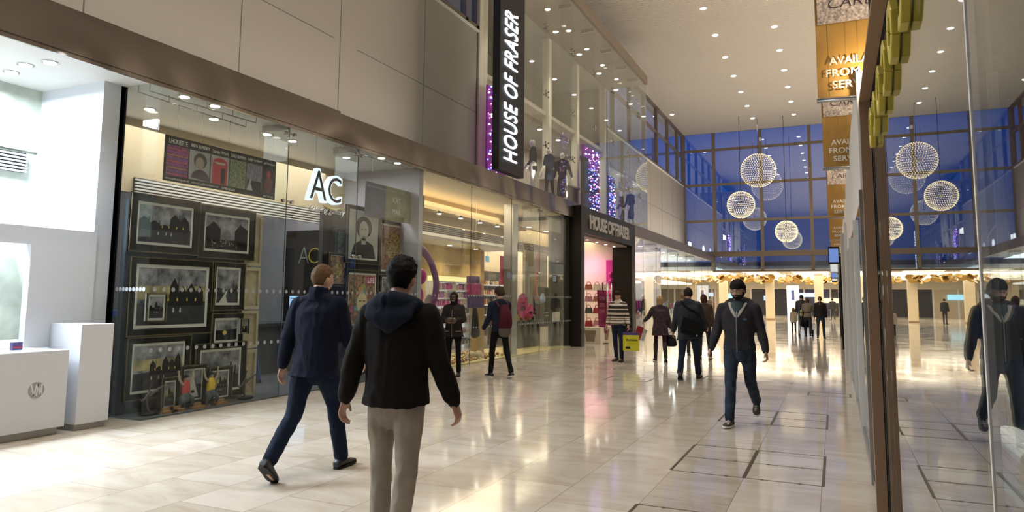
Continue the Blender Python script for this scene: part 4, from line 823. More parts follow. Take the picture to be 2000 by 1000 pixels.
t = thing('board_stand', 'magenta and bronze board on a thin black stand in the entrance', 'sign', (cx, 23.2, 0)); b = MB(); b.prism([(a.x, 23.2, a.z), (c.x - .03, 23.2, a.z - .02), (c.x, 23.2, c.z - .03), (a.x + .06, 23.2, c.z + .02)], (0, .03, 0)); b.build('board', mat('board_magenta', (.24, .03, .10), .35, var=.5, vscale=2.5), t)
for k in range(3): fit_text('lettering', ('EXTRA', '20%', 'OFF')[k], mat('board_rose', (.6, .3, .3), .5), (a.x + .08, 23.198, a.z - .35 - .22 * k), EX, EZ, .2, .12, .002, t)
b = MB(); b.cyl((cx, 23.25, 0), (cx, 23.25, a.z + .25), .014, n=8); b.build('pole', M_BLKM, t); b = MB(); b.cyl((cx, 23.25, 0), (cx, 23.25, .02), .2, n=20); b.build('base', M_BLKM, t)
wx = on_y(1194, 560, 27.9).x; t = thing('wall_ornament', 'cluster of glossy magenta balls on the pink wall', 'decoration', (wx, 27.9, 2.2)); b = MB()
for z in (1.7, 2.2, 2.5): b.ell((wx, 27.95, z), .14)
b.build('balls', mat('pink_gloss', (.5, .02, .22), .2), t)
# ---------------------------------------------------------------- right hand shop window with its bronze frame
r = sroot('window_9', (XR, 2, 0))
for a, c in ((-3.9, 1.56), (1.565, 4.86)):
    b = MB(); b.box(XR, a, .0, XR + .012, c, 2.95); b.build('glass_pane', M_GLASSM, r)
b = MB(); b.box(XR - .002, 1.556, 0, XR + .014, 1.568, 2.95); b.build('joint', mat('silicone_light', (.85, .84, .82), .4), r)
b = MB(); b.use(M_DBRONZE).box(.183, 4.85, 0, .242, 4.93, 2.75).box(.183, -3.9, 2.747, .242, 4.93, 2.77); b.use(M_BLKM).box(.242, 4.86, 0, .249, 4.93, 2.75).box(.242, -3.9, 2.75, .249, 4.9, 2.77); b.build('frame', None, r)
b = MB(); b.box(.225, -3.9, 2.77, .262, 4.93, 2.98); b.build('header', M_DBRONZE, r)
b = MB(); b.use(M_DARK).box(.264, 4.87, 0, 6, 4.95, 3.5).box(5.9, -4, 0, 6, 4.87, 3.5).box(.27, -4, 2.96, 6, 4.87, 3.05); struct(b.build('wall_display_shop', None))
b = MB(); b.box(.27, -3.9, 0, 5.9, 4.86, .06); struct(b.build('floor_display_shop', M_DARK))
# yellow projecting ornament letters: chunky octagonal rings and bars on the glass
M_YEL = mat('sign_yellow', (.62, .50, .06), .4)
ys = [2.1, 2.5, 2.9, 3.3, 3.7, 4.1, 4.5]
for k, y in enumerate(ys):
    z = 2.50 - .015 * (k % 2); R = .12
    t = thing('sign_letter', ('chunky yellow shop sign block, %s along the side window glass' % ['nearest the camera', 'second from the camera', 'third from the camera', 'middle one', 'third from the bronze post', 'second from the bronze post', 'touching the bronze post'][k]), 'sign letter', (.23, y, z), 'yellow sign blocks on the side window')
    b = MB(); o8 = [(math.cos(math.pi / 8 + math.pi / 4 * j), math.sin(math.pi / 8 + math.pi / 4 * j)) for j in range(8)]
    for j in range(8 if k % 2 == 0 else 6):
        a, c = o8[j], o8[(j + 1) % 8]
        b.prism([(.218, y + a[0] * R, z + a[1] * R), (.218, y + c[0] * R, z + c[1] * R), (.218, y + c[0] * R * .6, z + c[1] * R * .6), (.218, y + a[0] * R * .6, z + a[1] * R * .6)], (.03, 0, 0))
    b.build('yellow_face', M_YEL, t, bevel=.004)
# display: table with rolled towels, dressed form, panels
t = thing('display_table', 'dark display table carrying the rolled towels in the side window', 'table', (.9, 3.1, .06)); b = MB(); b.box(.42, 2.6, .68, 1.5, 3.6, .73); b.build('table_top', M_DARK, t)
for x in (.47, 1.42):
    for y in (2.66, 3.53): b = MB(); b.box(x - .025, y - .025, .06, x + .025, y + .025, .68); b.build('leg', M_DARK, t)
TC = [((.80, .80, .80), 'white', 'topmost'), ((.66, .46, .44), 'pale pink', 'second from the top'), ((.76, .76, .78), 'white', 'third from the top'), ((.60, .42, .40), 'dusky pink', 'at the bottom')]
for k, (c_, cn, pos) in enumerate(TC):
    z = .965 - .078 * k; x0 = .46 + .015 * (k % 2)
    t = thing('rolled_towel', '%s rolled towel, %s of the stack in the side window' % (cn, pos), 'towel', (x0 + .2, 3.2, z)); m = mat('towel_%d' % k, c_, .9, bump=.6, bscale=150, bdist=.004)
    P = []
    for j in range(46):
        a = j / 45 * 6.283 * 2.6; rad = .012 + .030 * j / 45; P.append((x0 + .16 - .0 + rad * math.cos(a) * 1.5, 0, z + rad * math.sin(a)))
    b = MB(); n = len(P)
    for j in range(n - 1):
        p, q = Vector(P[j]), Vector(P[j + 1]); d = (q - p).normalized(); nn = Vector((-d.z, 0, d.x)) * .0035
        b.prism([p + nn + Vector((0, 2.98, 0)), q + nn + Vector((0, 2.98, 0)), q - nn + Vector((0, 2.98, 0)), p - nn + Vector((0, 2.98, 0))], (0, .5, 0))
    b.ell((x0 + .16, 3.23, z), (.06, .255, .0385), nu=14, nv=8); b.box(x0 + .16, 2.98, z - .037, x0 + .55, 3.48, z - .01); b.box(x0 + .16, 2.99, z - .0, x0 + .53, 3.47, z + .030)
    b.build('towel', m, t, bevel=.006)
t = thing('dressed_mannequin', 'headless mannequin in a navy coat with a fringed dark scarf in the side window', 'mannequin', (.80, 4.2, .06)); _n0 = len(bpy.data.objects)
b = MB(); b.tube([(.66, 3.45, .92), (.66, 3.45, 1.15), (.66, 3.45, 1.42), (.66, 3.45, 1.52), (.66, 3.45, 1.60)], [(.19, .13), (.17, .12), (.22, .13), (.19, .10), (.06, .06)]); b.tube([(.46, 3.45, 1.47), (.43, 3.46, 1.2), (.44, 3.4, .98)], [.07, .055, .045]); b.tube([(.86, 3.45, 1.47), (.9, 3.46, 1.2), (.88, 3.4, .98)], [.07, .055, .045]); b.build('coat', mat('coat_blue', (.02, .045, .12), .8), t)
b = MB(); b.tube([(.58, 3.45, .1), (.58, 3.45, .55), (.6, 3.45, .95)], [.06, .07, .09]); b.tube([(.74, 3.45, .1), (.74, 3.45, .55), (.72, 3.45, .95)], [.06, .07, .09]); b.build('trousers', mat('trouser_grey', (.13, .15, .17), .8), t)
b = MB(); b.tube([(.55, 3.36, 1.5), (.6, 3.30, 1.3), (.6, 3.3, 1.0)], [(.06, .02), (.07, .02), (.075, .02)])
for k in range(7): b.tube([(.53 + .022 * k, 3.3, 1.0), (.53 + .024 * k, 3.3, .86)], [.007, .004], n=6)
b.build('scarf', mat('scarf_dark', (.02, .02, .025), .9), t)
b = MB(); b.cyl((.66, 3.45, .06), (.66, 3.45, .09), .17, n=24); b.cyl((.66, 3.45, .09), (.66, 3.45, .95), .012, n=8); b.build('stand', M_STEEL, t)
for c in kids(t):
    for v in c.data.vertices: v.co += Vector((.14, .75, 0))
b = MB(); b.box(.866, 4.85, .9, .918, 4.868, 2.85); tag(b.build('pale_strip', mat('panel_grey', (.35, .36, .38), .5)), 'narrow pale grey panel on the back wall of the side window', 'panel')
t = thing('display_poster', 'tall violet and red poster on the back wall of the side window', 'poster', (1.1, 4.85, 1.8)); b = MB(); b.use(mat('poster_violet', (.07, .03, .20), .5)).box(.923, 4.84, 1.8, .98, 4.866, 2.7); b.use(mat('poster_red', (.20, .015, .03), .5)).box(.98, 4.84, 1.8, 1.4, 4.866, 2.7); b.build('sheet', None, t)
t = thing('paper_ornament', 'folded red and white paper ornament hanging behind the side glass', 'decoration', (.56, 3.6, 1.62)); b = MB(); b.use(mat('paper_red', (.30, .02, .04), .5)).prism([(.50, 3.55, 1.55), (.53, 3.55, 1.55), (.60, 3.55, 1.80), (.575, 3.55, 1.72)], (0, .02, 0)); b.use(mat('paper_white', (.45, .45, .5), .5)).prism([(.53, 3.54, 1.60), (.57, 3.54, 1.72), (.64, 3.54, 1.84), (.57, 3.54, 1.74)], (0, .02, 0)); b.use(mat('paper_blue', (.10, .12, .35), .5)).prism([(.51, 3.53, 1.66), (.545, 3.53, 1.70), (.55, 3.53, 1.76), (.52, 3.53, 1.71)], (0, .02, 0)); b.build('paper', None, t)
b = MB(); b.cyl((.6, 3.56, 1.78), (.6, 3.56, 2.96), .002, n=5); b.build('hanging_wire', M_STEEL, t)
spot('window_display_lamp', (.70, 2.9, 2.85), 240, NEUT, 60, .6, .04)
# ---------------------------------------------------------------- shops further along the right side
b = MB(); b.box(2.2, 3.9, 0, 2.3, YF, 3.6); struct(b.build('wall_right_back', M_CREAM))
r = sroot('window_10', (XR, 9, 0))
js = [4.97, 6.7, 9.2, 11.8, 14.7]
for a, c in zip(js, js[1:]): b = MB(); b.box(XR, a + .01, .08, XR + .012, c - .01, 2.45); b.build('glass_pane', M_GLASSM, r)
for y in js[1:]: b = MB(); b.box(XR - .03, y - .03, 0, XR + .06, y + .03, 2.45); b.build('mullion', M_WHITE if y > 9 else M_STEEL, r)
b = MB(); b.box(XR - .015, 4.97, 0, XR + .05, 14.7, .08); b.build('bottom_rail', M_STEEL, r)
r = sroot('window_11', (XR, 30, 0)); js = [14.9, 18.5, 22.5, 26.5, 31, 36, 42, 50]
for a, c in zip(js, js[1:]): b = MB(); b.box(XR + .05, a + .01, .08, XR + .06, c - .01, 3.0); b.build('glass_pane', M_GLASSM, r)
for y in js: b = MB(); b.box(XR - .05, y - .05, 0, XR + .12, y + .05, 3.0); b.build('mullion', M_WHITE, r)
for k, (y, m, lab) in enumerate(((24.5, M_BLACK, 'nearest black pilaster of the right hand shopfronts'), (33, M_BLACK, 'second black pilaster of the right hand shopfronts'), (17.2, M_WHITE, 'white pilaster of the right hand shopfronts'))):
    b = MB(); b.box(.16, y, 0, .36, y + .5, 3.0); struct(b.build('column_%d' % (k + 1), m))
for k in range(4):
    y = 20 + 6.5 * k; t = thing('projecting_sign', ['nearest small projecting shop sign under the banners', 'second small projecting shop sign under the banners', 'third small projecting shop sign under the banners', 'farthest small projecting shop sign under the banners'][k], 'sign', (0, y, 2.6)); b = MB(); b.box(-.12, y, 2.45, .14, y + .08, 2.9); b.build('casing', M_BLKM if k != 1 else M_WHITE, t); b = MB(); b.box(-.10, y - .004, 2.5, .12, y, 2.85); b.build('face', emat('sign_face_%d' % (k % 2), [(.2, .35, .8), (.9, .9, .9)][k % 2], .8), t); b = MB(); b.box(.14, y + .02, 2.65, .30, y + .05, 2.7); b.build('bracket', M_STEEL, t)
# ---------------------------------------------------------------- gold banners on poles
M_GOLD = mat('banner_gold', (.42, .235, .055), .5, bump=.1, bscale=5, bdist=.02); M_TX = mat('banner_white', (.85, .82, .76), .6)
M_PHOTO = mat('banner_sparkle', (.42, .34, .28), .5, var=.6, vscale=40)
for k, (y, top) in enumerate(((7.2, 1.25), (10.7, 1.05), (17.0, 1.05), (23.0, 1.0), (29.5, 1.0), (36, 1.0))):
    z0 = 3.40 if k == 0 else 3.36 - .02 * k; x0, x1 = -.08, .64
    t = thing('gold_banner', 'gold hanging banner with white print, %s in the row along the right wall' % ['nearest', 'second', 'third', 'fourth', 'fifth', 'farthest'][k], 'banner', (x0, y, z0), 'gold gift card banners')
    b = MB(); N = 14
    for j in range(N):
        u0, u1 = j / N, (j + 1) / N; f = lambda u: y + .02 * math.sin(u * 5 + k) ; h = 1.25
        b.poly([(x0 + (x1 - x0) * u0, f(u0), z0 + .03), (x0 + (x1 - x0) * u1, f(u1), z0 + .03), (x0 + (x1 - x0) * u1, f(u1), z0 + h), (x0 + (x1 - x0) * u0, f(u0), z0 + h)])
    o = b.build('cloth', M_GOLD, t); so = o.modifiers.new('s', 'SOLIDIFY'); so.thickness = .004
    b = MB(); b.box(x0 + .02, y - .034, z0 + .74, x1 - .05, y - .026, z0 + 1.20); b.build('photo_print', M_PHOTO, t)
    for s, zz, w_ in (('AVAILABLE', .33, .50), ('FROM GIFT', .215, .56), ('SERVICES', .10, .46)): fit_text('lettering', s, M_TX, ((x0 + x1) / 2 - w_ / 2, y - .03, z0 + zz), EX, EZ, w_, .075, .002, t, bold=.012)
    for s, zz, w_ in (('GIFT', 1.02, .34), ('CARD', .88, .42)): fit_text('lettering', s, M_INK, ((x0 + x1) / 2 - w_ / 2 - .03, y - .042, z0 + zz), EX, EZ, w_, .10, .002, t, bold=-.015, shear=.15)
    b = MB(); b.box(x1 - .22, y - .042, z0 + .77, x1 - .1, y - .036, z0 + .83); b.build('stamp', M_BLKM, t)
    for zz in (z0, z0 + 1.27): b = MB(); b.cyl((x0 - .01, y, zz), (.9, y, zz), .022); b.build('pole', M_STEEL, t)
    b = MB(); b.cyl((.88, y, z0 - .05), (.88, y, z0 + 1.32), .03); b.box(.88, y - .03, z0 + .2, 2.2, y + .03, z0 + .26); b.build('bracket', M_BLKM, t)
    spot('banner_lamp', (.40, y - .38, z0 + .16), 42, (1, .80, .52), 130, .9, .03, (math.radians(100), 0, 0))
    b = MB(); b.cyl((.40, y - .44, z0 + .15), (.40, y - .39, z0 + .16), .03); b.cyl((.40, y - .42, z0 + .13), (.88, y - .02, z0 + .02), .010, n=6); b.build('lamp_arm', M_BLKM, t)
# ---------------------------------------------------------------- globe lamps
def globe(x, y, z, R, label):
    t = thing('globe_lamp', label, 'pendant lamp', (x, y, z), 'openwork globe lamps'); N = int(950)
    b = MB(); c = Vector((x, y, z)); rows = 23
    for j in range(1, rows):
        th = math.pi * j / rows; n = max(3, int(2 * rows * math.sin(th)))
        for i in range(n):
            ph = 2 * math.pi * (i + .5 * (j % 2)) / n; d = Vector((math.sin(th) * math.cos(ph), math.sin(th) * math.sin(ph), math.cos(th)))
            b.ell(c + d * R, .021, nu=4, nv=3)
    b.build('light_points', emat('globe_led', (1, .80, .46), 2.0), t)['kind'] = 'stuff'
    b = MB()
    for j in range(6):
        M = Matrix.Rotation(math.pi * j / 6, 3, 'Z') @ Matrix.Rotation(.45, 3, 'X')
        P = [c + M @ Vector((R * .99 * math.sin(a), 0, R * .99 * math.cos(a))) for a in [2 * math.pi * k / 36 for k in range(36)]]
        b.tube(P + [P[0]], [.004] * 37, n=4, cap=False, sub=1)
    b.build('wire_sphere', M_STEEL, t)
    b = MB(); b.ell(c, .12, nu=10, nv=8); b.build('hub', M_STEEL, t)
    b = MB(); b.cyl((x, y, z), (x, y, ZC), .015, n=6); b.build('cable', M_BLKM, t)
globe(-4.175, 47, 9.77, 1.08, 'largest openwork globe lamp, hanging highest before the far windows')
globe(-5.18, 46, 7.48, .84, 'middle sized openwork globe lamp, lower left of the largest')
globe(-2.61, 47, 5.80, .67, 'smallest openwork globe lamp, hanging lowest before the far windows')
# ---------------------------------------------------------------- metal edged access covers in the floor
M_COV = mat('cover_edge', (.10, .075, .05), .45, .5)
def cover(x0, x1, y0, y1, label, grid=True, thick=.02):
    t = thing('floor_access_cover', label, 'access cover', ((x0 + x1) / 2, (y0 + y1) / 2, 0)); H = .002
    b = MB(); b.box(x0 - thick, y0, 0, x0 + .004, y1, H).box(x1 - .004, y0, 0, x1 + thick, y1, H); xm = (x0 + x1) / 2
    if grid: b.box(xm - thick * .8, y0, 0, xm + thick * .8, y1, H)
    b.box(x0, y0 - .005, 0, x1, y0 + .005, H).box(x0, y1 - .005, 0, x1, y1 + .005, H)
    if grid: b.box(x0, (y0 + y1) / 2 - .004, 0, x1, (y0 + y1) / 2 + .004, H)
    b.build('metal_edge', M_COV, t)
    if grid:
        for y in (y0, (y0 + y1) / 2, y1):
            for u in (.15, .38, .62, .86): b = MB(); b.cyl((x0 + (x1 - x0) * u, y, 0), (x0 + (x1 - x0) * u, y, H + .001), .017, n=10); b.build('lifting_point', M_COV, t)
cover(-1.37, -.15, 3.9, 5.28, 'floor access cover cut by the bottom edge, nearest the camera'); cover(-1.37, -.15, 6.44, 7.66, 'four panel floor access cover in the clear foreground'); cover(-1.37, -.15, 9.26, 10.42, 'four panel floor access cover under the bearded man')
cover(-.44, .16, 12.42, 12.86, 'small floor cover near the right hand shopfronts', False); cover(-4.0, -3.2, 12.95, 13.6, 'floor cover in the marble between the striped jumper and the grey coat', False); cover(-2.35, -1.8, 13.9, 14.6, 'floor cover beside the shoe of the grey coated man', False); cover(-.78, -.42, 19.8, 20.3, 'small distant floor cover in the marble walkway', False)
# ---------------------------------------------------------------- far hall: bright ceiling, columns, kiosk, gold chandeliers, shopfronts
for i in range(6):
    for j in range(5):
        tag(MB().box(-13 + 3.4 * i, 52.5 + 5 * j, 3.56, -10.6 + 3.4 * i, 55.5 + 5 * j, 3.6).build('ceiling_light_panel', emat('hall_panel', (1, .87, .66), 2.6)), 'large glowing ceiling panel in the low hall beyond the far window', 'ceiling light', 'glowing ceiling panels of the far hall')
for k, x in enumerate((-4.9, -8.4, -1.4, 1.9)):
    b = MB(); b.use(mat('column_stone', (.66, .55, .38), .5)).box(x, 58.2, .12, x + .62, 58.8, 3.6); b.use(mat('column_base', (.30, .20, .10), .5)).box(x - .01, 58.19, 0, x + .63, 58.81, .12); struct(b.build('column_%d' % (k + 4), None))
t = thing('directory_kiosk', 'white framed directory kiosk with a blue screen in the far hall', 'kiosk', (-4.2, 70, 0)); a = on_y(1536, 560, 70); c = on_y(1562, 620, 70)
b = MB(); b.box(a.x, 70, 0, a.x + .25, 70.5, 2.9).box(c.x - .25, 70, 0, c.x, 70.5, 2.9).box(a.x, 70, 2.7, c.x, 70.5, 2.9); b.build('frame', emat('kiosk_glow', (1, .95, .95), 1.2), t); b = MB(); b.box(a.x + .25, 70.1, .2, c.x - .25, 70.4, 2.7); b.build('body', M_WHITE, t); b = MB(); b.box(a.x + .4, 70.08, 1.55, c.x - .4, 70.1, 2.45); b.build('screen', emat('kiosk_screen', (.12, .14, .45), .8), t)
for k, (x0, x1, y0, n) in enumerate(((-8.6, -5.6, 54, 46), (-5.4, -2.2, 56, 60), (-2.0, 1.4, 60, 40))):
    t = thing('gold_disc_chandelier', ['left gold disc chandelier under the far hall ceiling', 'middle gold disc chandelier under the far hall ceiling', 'right gold disc chandelier under the far hall ceiling'][k], 'chandelier', ((x0 + x1) / 2, y0 + 1, 3.1)); rr = random.Random(k)
    b = MB(); b.use(mat('gold_disc', (.42, .27, .08), .3, .8)); b2 = MB()
    for j in range(n):
        x = rr.uniform(x0, x1); y = rr.uniform(y0, y0 + 3); z = rr.uniform(2.9, 3.3); b.cyl((x, y, z), (x + rr.uniform(-.03, .03), y + rr.uniform(-.03, .03), z + .03), rr.uniform(.14, .30), n=10); b2.cyl((x, y, z), (x, y, 3.58), .006, n=4)
    b.build('gold_discs', None, t)['kind'] = 'stuff'; b2.build('hanging_wires', M_BLKM, t)
    b = MB()
    for j in range(5): b.ell((rr.uniform(x0, x1), y0 + 1, 3.0), .05, nu=6, nv=4)
    b.build('lamps', M_LEDW, t)
fx = [(-22, -12, (.45, .36, .24), 1), (-12, -8.3, (.60, .50, .36), .9), (-8.3, -4.6, (.03, .03, .04), 0), (-4.6, -.5, (.05, .05, .12), 0), (-.5, 5, (.06, .05, .045), 0)]
for k, (x0, x1, c_, e) in enumerate(fx):
    y = 80
    b = MB(); b.use(mat('far_front_%d' % k, c_, .5)).box(x0, y, 0, x1, y + .3, 2.7); b.use(M_CREAM).box(x0, y - .1, 2.7, x1, y + .3, 3.6)
    for j in range(int((x1 - x0) / 1.6)): b.use(M_WHITE).box(x0 + 1.6 * j, y - .08, 0, x0 + 1.6 * j + .16, y, 2.7)
    struct(b.build('wall_far_shop_%d' % (k + 1), None))
for k, (x, z, w_, h_, c_, lab) in enumerate(((-6.9, 1.5, .7, .5, (.4, .6, 1), 'small blue glowing sign in a dark far shopfront'), (-3.4, 1.9, 1.8, .4, (.7, .85, 1), 'pale glowing shelf sign behind the walking family'), (-1.2, 1.3, 1.6, .5, (.9, .8, .5), 'warm glowing display behind the woman with the ponytail'), (-11, 1.7, 1.6, .5, (.4, .8, .9), 'turquoise glowing sign in the far left shopfront'))):
    tag(MB().box(x, 79.85, z, x + w_, 79.92, z + h_).build('lit_sign', emat('lit_sign_%d' % k, c_, 1.6)), lab, 'sign')
# shops between the portal and the far hall: displays
M_PINKD = mat('shop_pink', (.30, .12, .14), .6)
b = MB(); b.use(M_PINKD).box(-12.4, 28.5, 0, -12.3, 37, 4.17); b.use(mat('shop_aqua', (.45, .55, .52), .5)).box(-12.4, 37.1, 0, -12.3, 50, 4.17); b.use(M_WHITE).box(-12.3, 37, 0, -8.3, 37.1, 4.17); struct(b.build('wall_far_units', None))
b = MB(); b.box(-12.3, 28.5, 2.6, -9.5, 37, 2.8); struct(b.build('trim_8', mat('shop_plum', (.20, .02, .10), .5)))
tag(MB().box(-12.2, 28.8, 2.35, -9.3, 36.8, 2.45).build('light_strip', emat('strip_white', (1, .92, .86), 2.6)), 'long bright light strip in the pink shop beyond the entrance', 'light')
tag(MB().box(-12.2, 37.4, 2.55, -9.0, 49.8, 2.65).build('light_strip', emat('strip_white', (1, .92, .86), 2.6)), 'long bright light strip in the pale green shop by the far hall', 'light')
rr = random.Random(4)
for k in range(14):
    y = 29.2 + .56 * k; x = rr.uniform(-10.5, -8.6); c_, cn = rr.choice((((.45, .03, .22), 'magenta'), ((.6, .5, .48), 'cream'), ((.12, .03, .10), 'plum'), ((.5, .25, .3), 'rose')))
    t = thing('garment_rail', '%s garments on a rail in the pink shop beyond the entrance' % cn, 'clothes rail', (x, y, 0), '%s garment rails in the pink shop' % cn)
    b = MB(); b.cyl((x - .4, y, 0), (x - .4, y, 1.5), .015, n=6); b.cyl((x + .4, y, 0), (x + .4, y, 1.5), .015, n=6); b.cyl((x - .4, y, 1.5), (x + .4, y, 1.5), .015, n=6); b.build('rail', M_STEEL, t)
    b = MB()
    for j in range(7): b.tube([(x - .33 + .11 * j, y, 1.42), (x - .33 + .11 * j, y, 1.1), (x - .33 + .11 * j, y, rr.uniform(.5, .75))], [(.03, .15), (.035, .18), (.04, .2)], n=8)
    b.build('garments', mat('cloth_' + cn, c_, .8), t)
for k in range(7):
    y = 38.5 + 1.5 * k; x = -9.2 - (k % 2) * 1.2; t = thing('display_case', 'pale display case with small bright goods in the green shop by the far hall', 'display case', (x, y, 0), 'display cases in the green shop')
    b = MB(); b.box(x - .5, y - .3, 0, x + .5, y + .3, .95); b.build('body', M_WHITE, t); b = MB()
    for j in range(8): b.use(mat('bright_%d' % (j % 4), [(.6, .6, .62), (.1, .3, .4), (.5, .4, .2), (.35, .05, .12)][j % 4], .4)).box(x - .45 + .12 * j, y - .1, .95, x - .37 + .12 * j, y + .1, 1.1 + .3 * rr.random())
    b.build('goods', None, t)
for k, (px, h_, lab) in enumerate(((1347, .42, 'glowing white guitar shape in the green shop window'), (1374, .4, 'glowing white rounded letter in the green shop window'))):
    p = on_x(px, 490, -8.0); b = MB()
    if k == 0: b.ell(p, (.05, .35, .22)); b.ell(p + Vector((0, .25, .1)), (.05, .28, .2)); b.box(p.x - .04, p.y - .3, p.z, p.x + .04, p.y - .2, p.z + .55); b.box(p.x - .04, p.y + .3, p.z, p.x + .04, p.y + .4, p.z + .55)
    else: b.ell(p + Vector((0, 0, .12)), (.05, .3, .25)); b.box(p.x - .04, p.y - .2, p.z - .4, p.x + .04, p.y + .2, p.z)
    t = thing('lit_ornament', lab, 'sign', p); b.build('glowing_shape', emat('ornament_glow', (.8, .9, 1), 1.8), t); b = MB(); b.cyl(p, (p.x, p.y, 4.17), .008, n=5); b.build('hanging_wire', M_STEEL, t)
# ---------------------------------------------------------------- people
def remesh(o, voxel, smooth=3, disp=0, dscale=10, seed=0):
    m = o.modifiers.new('r', 'REMESH'); m.mode = 'VOXEL'; m.voxel_size = voxel; m.use_smooth_shade = True
    s = o.modifiers.new('s', 'SMOOTH'); s.iterations = smooth; s.factor = .5
    dg = bpy.context.evaluated_depsgraph_get(); me = bpy.data.meshes.new_from_object(o.evaluated_get(dg))
    o.modifiers.clear(); old = o.data; o.data = me; bpy.data.meshes.remove(old)
    if disp:
        off = Vector((seed * 3.1, seed * 1.7, seed))
        N = [v.normal.copy() for v in me.vertices]
        for v, n in zip(me.vertices, N):
            p = v.co; q = Vector((p.x * dscale, p.y * dscale, p.z * dscale * .45)) + off
            a = noise.noise(q) + .5 * noise.noise(q * 2.3) ; a = (1 - abs(a) * 2.2)
            v.co = p + n * disp * (a - .5)
    for p in me.polygons: p.use_smooth = True
    return o
def rot(ax, deg): return Matrix.Rotation(math.radians(deg), 3, ax)
def gs(x, s): return math.exp(-(x / s) ** 2)
def head_pt(d, hs):
    """surface of a head; d unit direction, +y face, centre between the ears at eye level"""
    x, y, z = d
    px = .076 * x; py = (.100 if y < 0 else .092) * y; pz = (.118 if z > 0 else .115) * z
    if z < 0:
        t = -pz / .115
        px *= 1 - .36 * t ** 1.6
        if y < 0: py *= 1 - .52 * t
        else: py *= 1 - .10 * t
    if y > 0:
        if pz < -.085: py += .010 * gs(px, .022) * min(1, (-.085 - pz) / .02)
        py += .006 * gs(pz - .024, .014) * gs(px, .05)                       # brow
        py -= .013 * (gs(px - .031, .016) + gs(px + .031, .016)) * gs(pz - .001, .014)    # sockets
        t = max(0, min(1, (.012 - pz) / .045)); py += (.006 + .018 * t) * gs(px, .009 + .005 * t) * (1 if pz > -.034 else max(0, 1 - (-.034 - pz) / .010)) * (1 if pz < .012 else max(0, 1 - (pz - .012) / .02))
        py += .0065 * gs(pz + .060, .009) * gs(px, .020) - .004 * gs(pz + .0605, .002) * gs(px, .02)
        py += .004 * (gs(px - .042, .02) + gs(px + .042, .02)) * gs(pz + .03, .02)
    return Vector((px, py, pz)) * hs
def head_mesh(b, T, hs, nu=40, nv=34, fn=None):
    rows = []
    for j in range(nv + 1):
        th = math.pi * j / nv
        rows.append([T(*[c for c in (fn or head_pt)(Vector((math.sin(th) * math.cos(2 * math.pi * i / nu), math.sin(th) * math.sin(2 * math.pi * i / nu), math.cos(th))), hs)]) for i in range(nu)])
    V = [[b.bm.verts.new(p) for p in (r[:1] if j in (0, nv) else r)] for j, r in enumerate(rows)]
    for j in range(nv):
        for i in range(nu):
            k = (i + 1) % nu
            if j == 0: b._f([V[0][0], V[1][i], V[1][k]], True)
            elif j == nv - 1: b._f([V[j][i], V[nv][0], V[j][k]], True)
            else: b._f([V[j][i], V[j + 1][i], V[j + 1][k], V[j][k]], True)
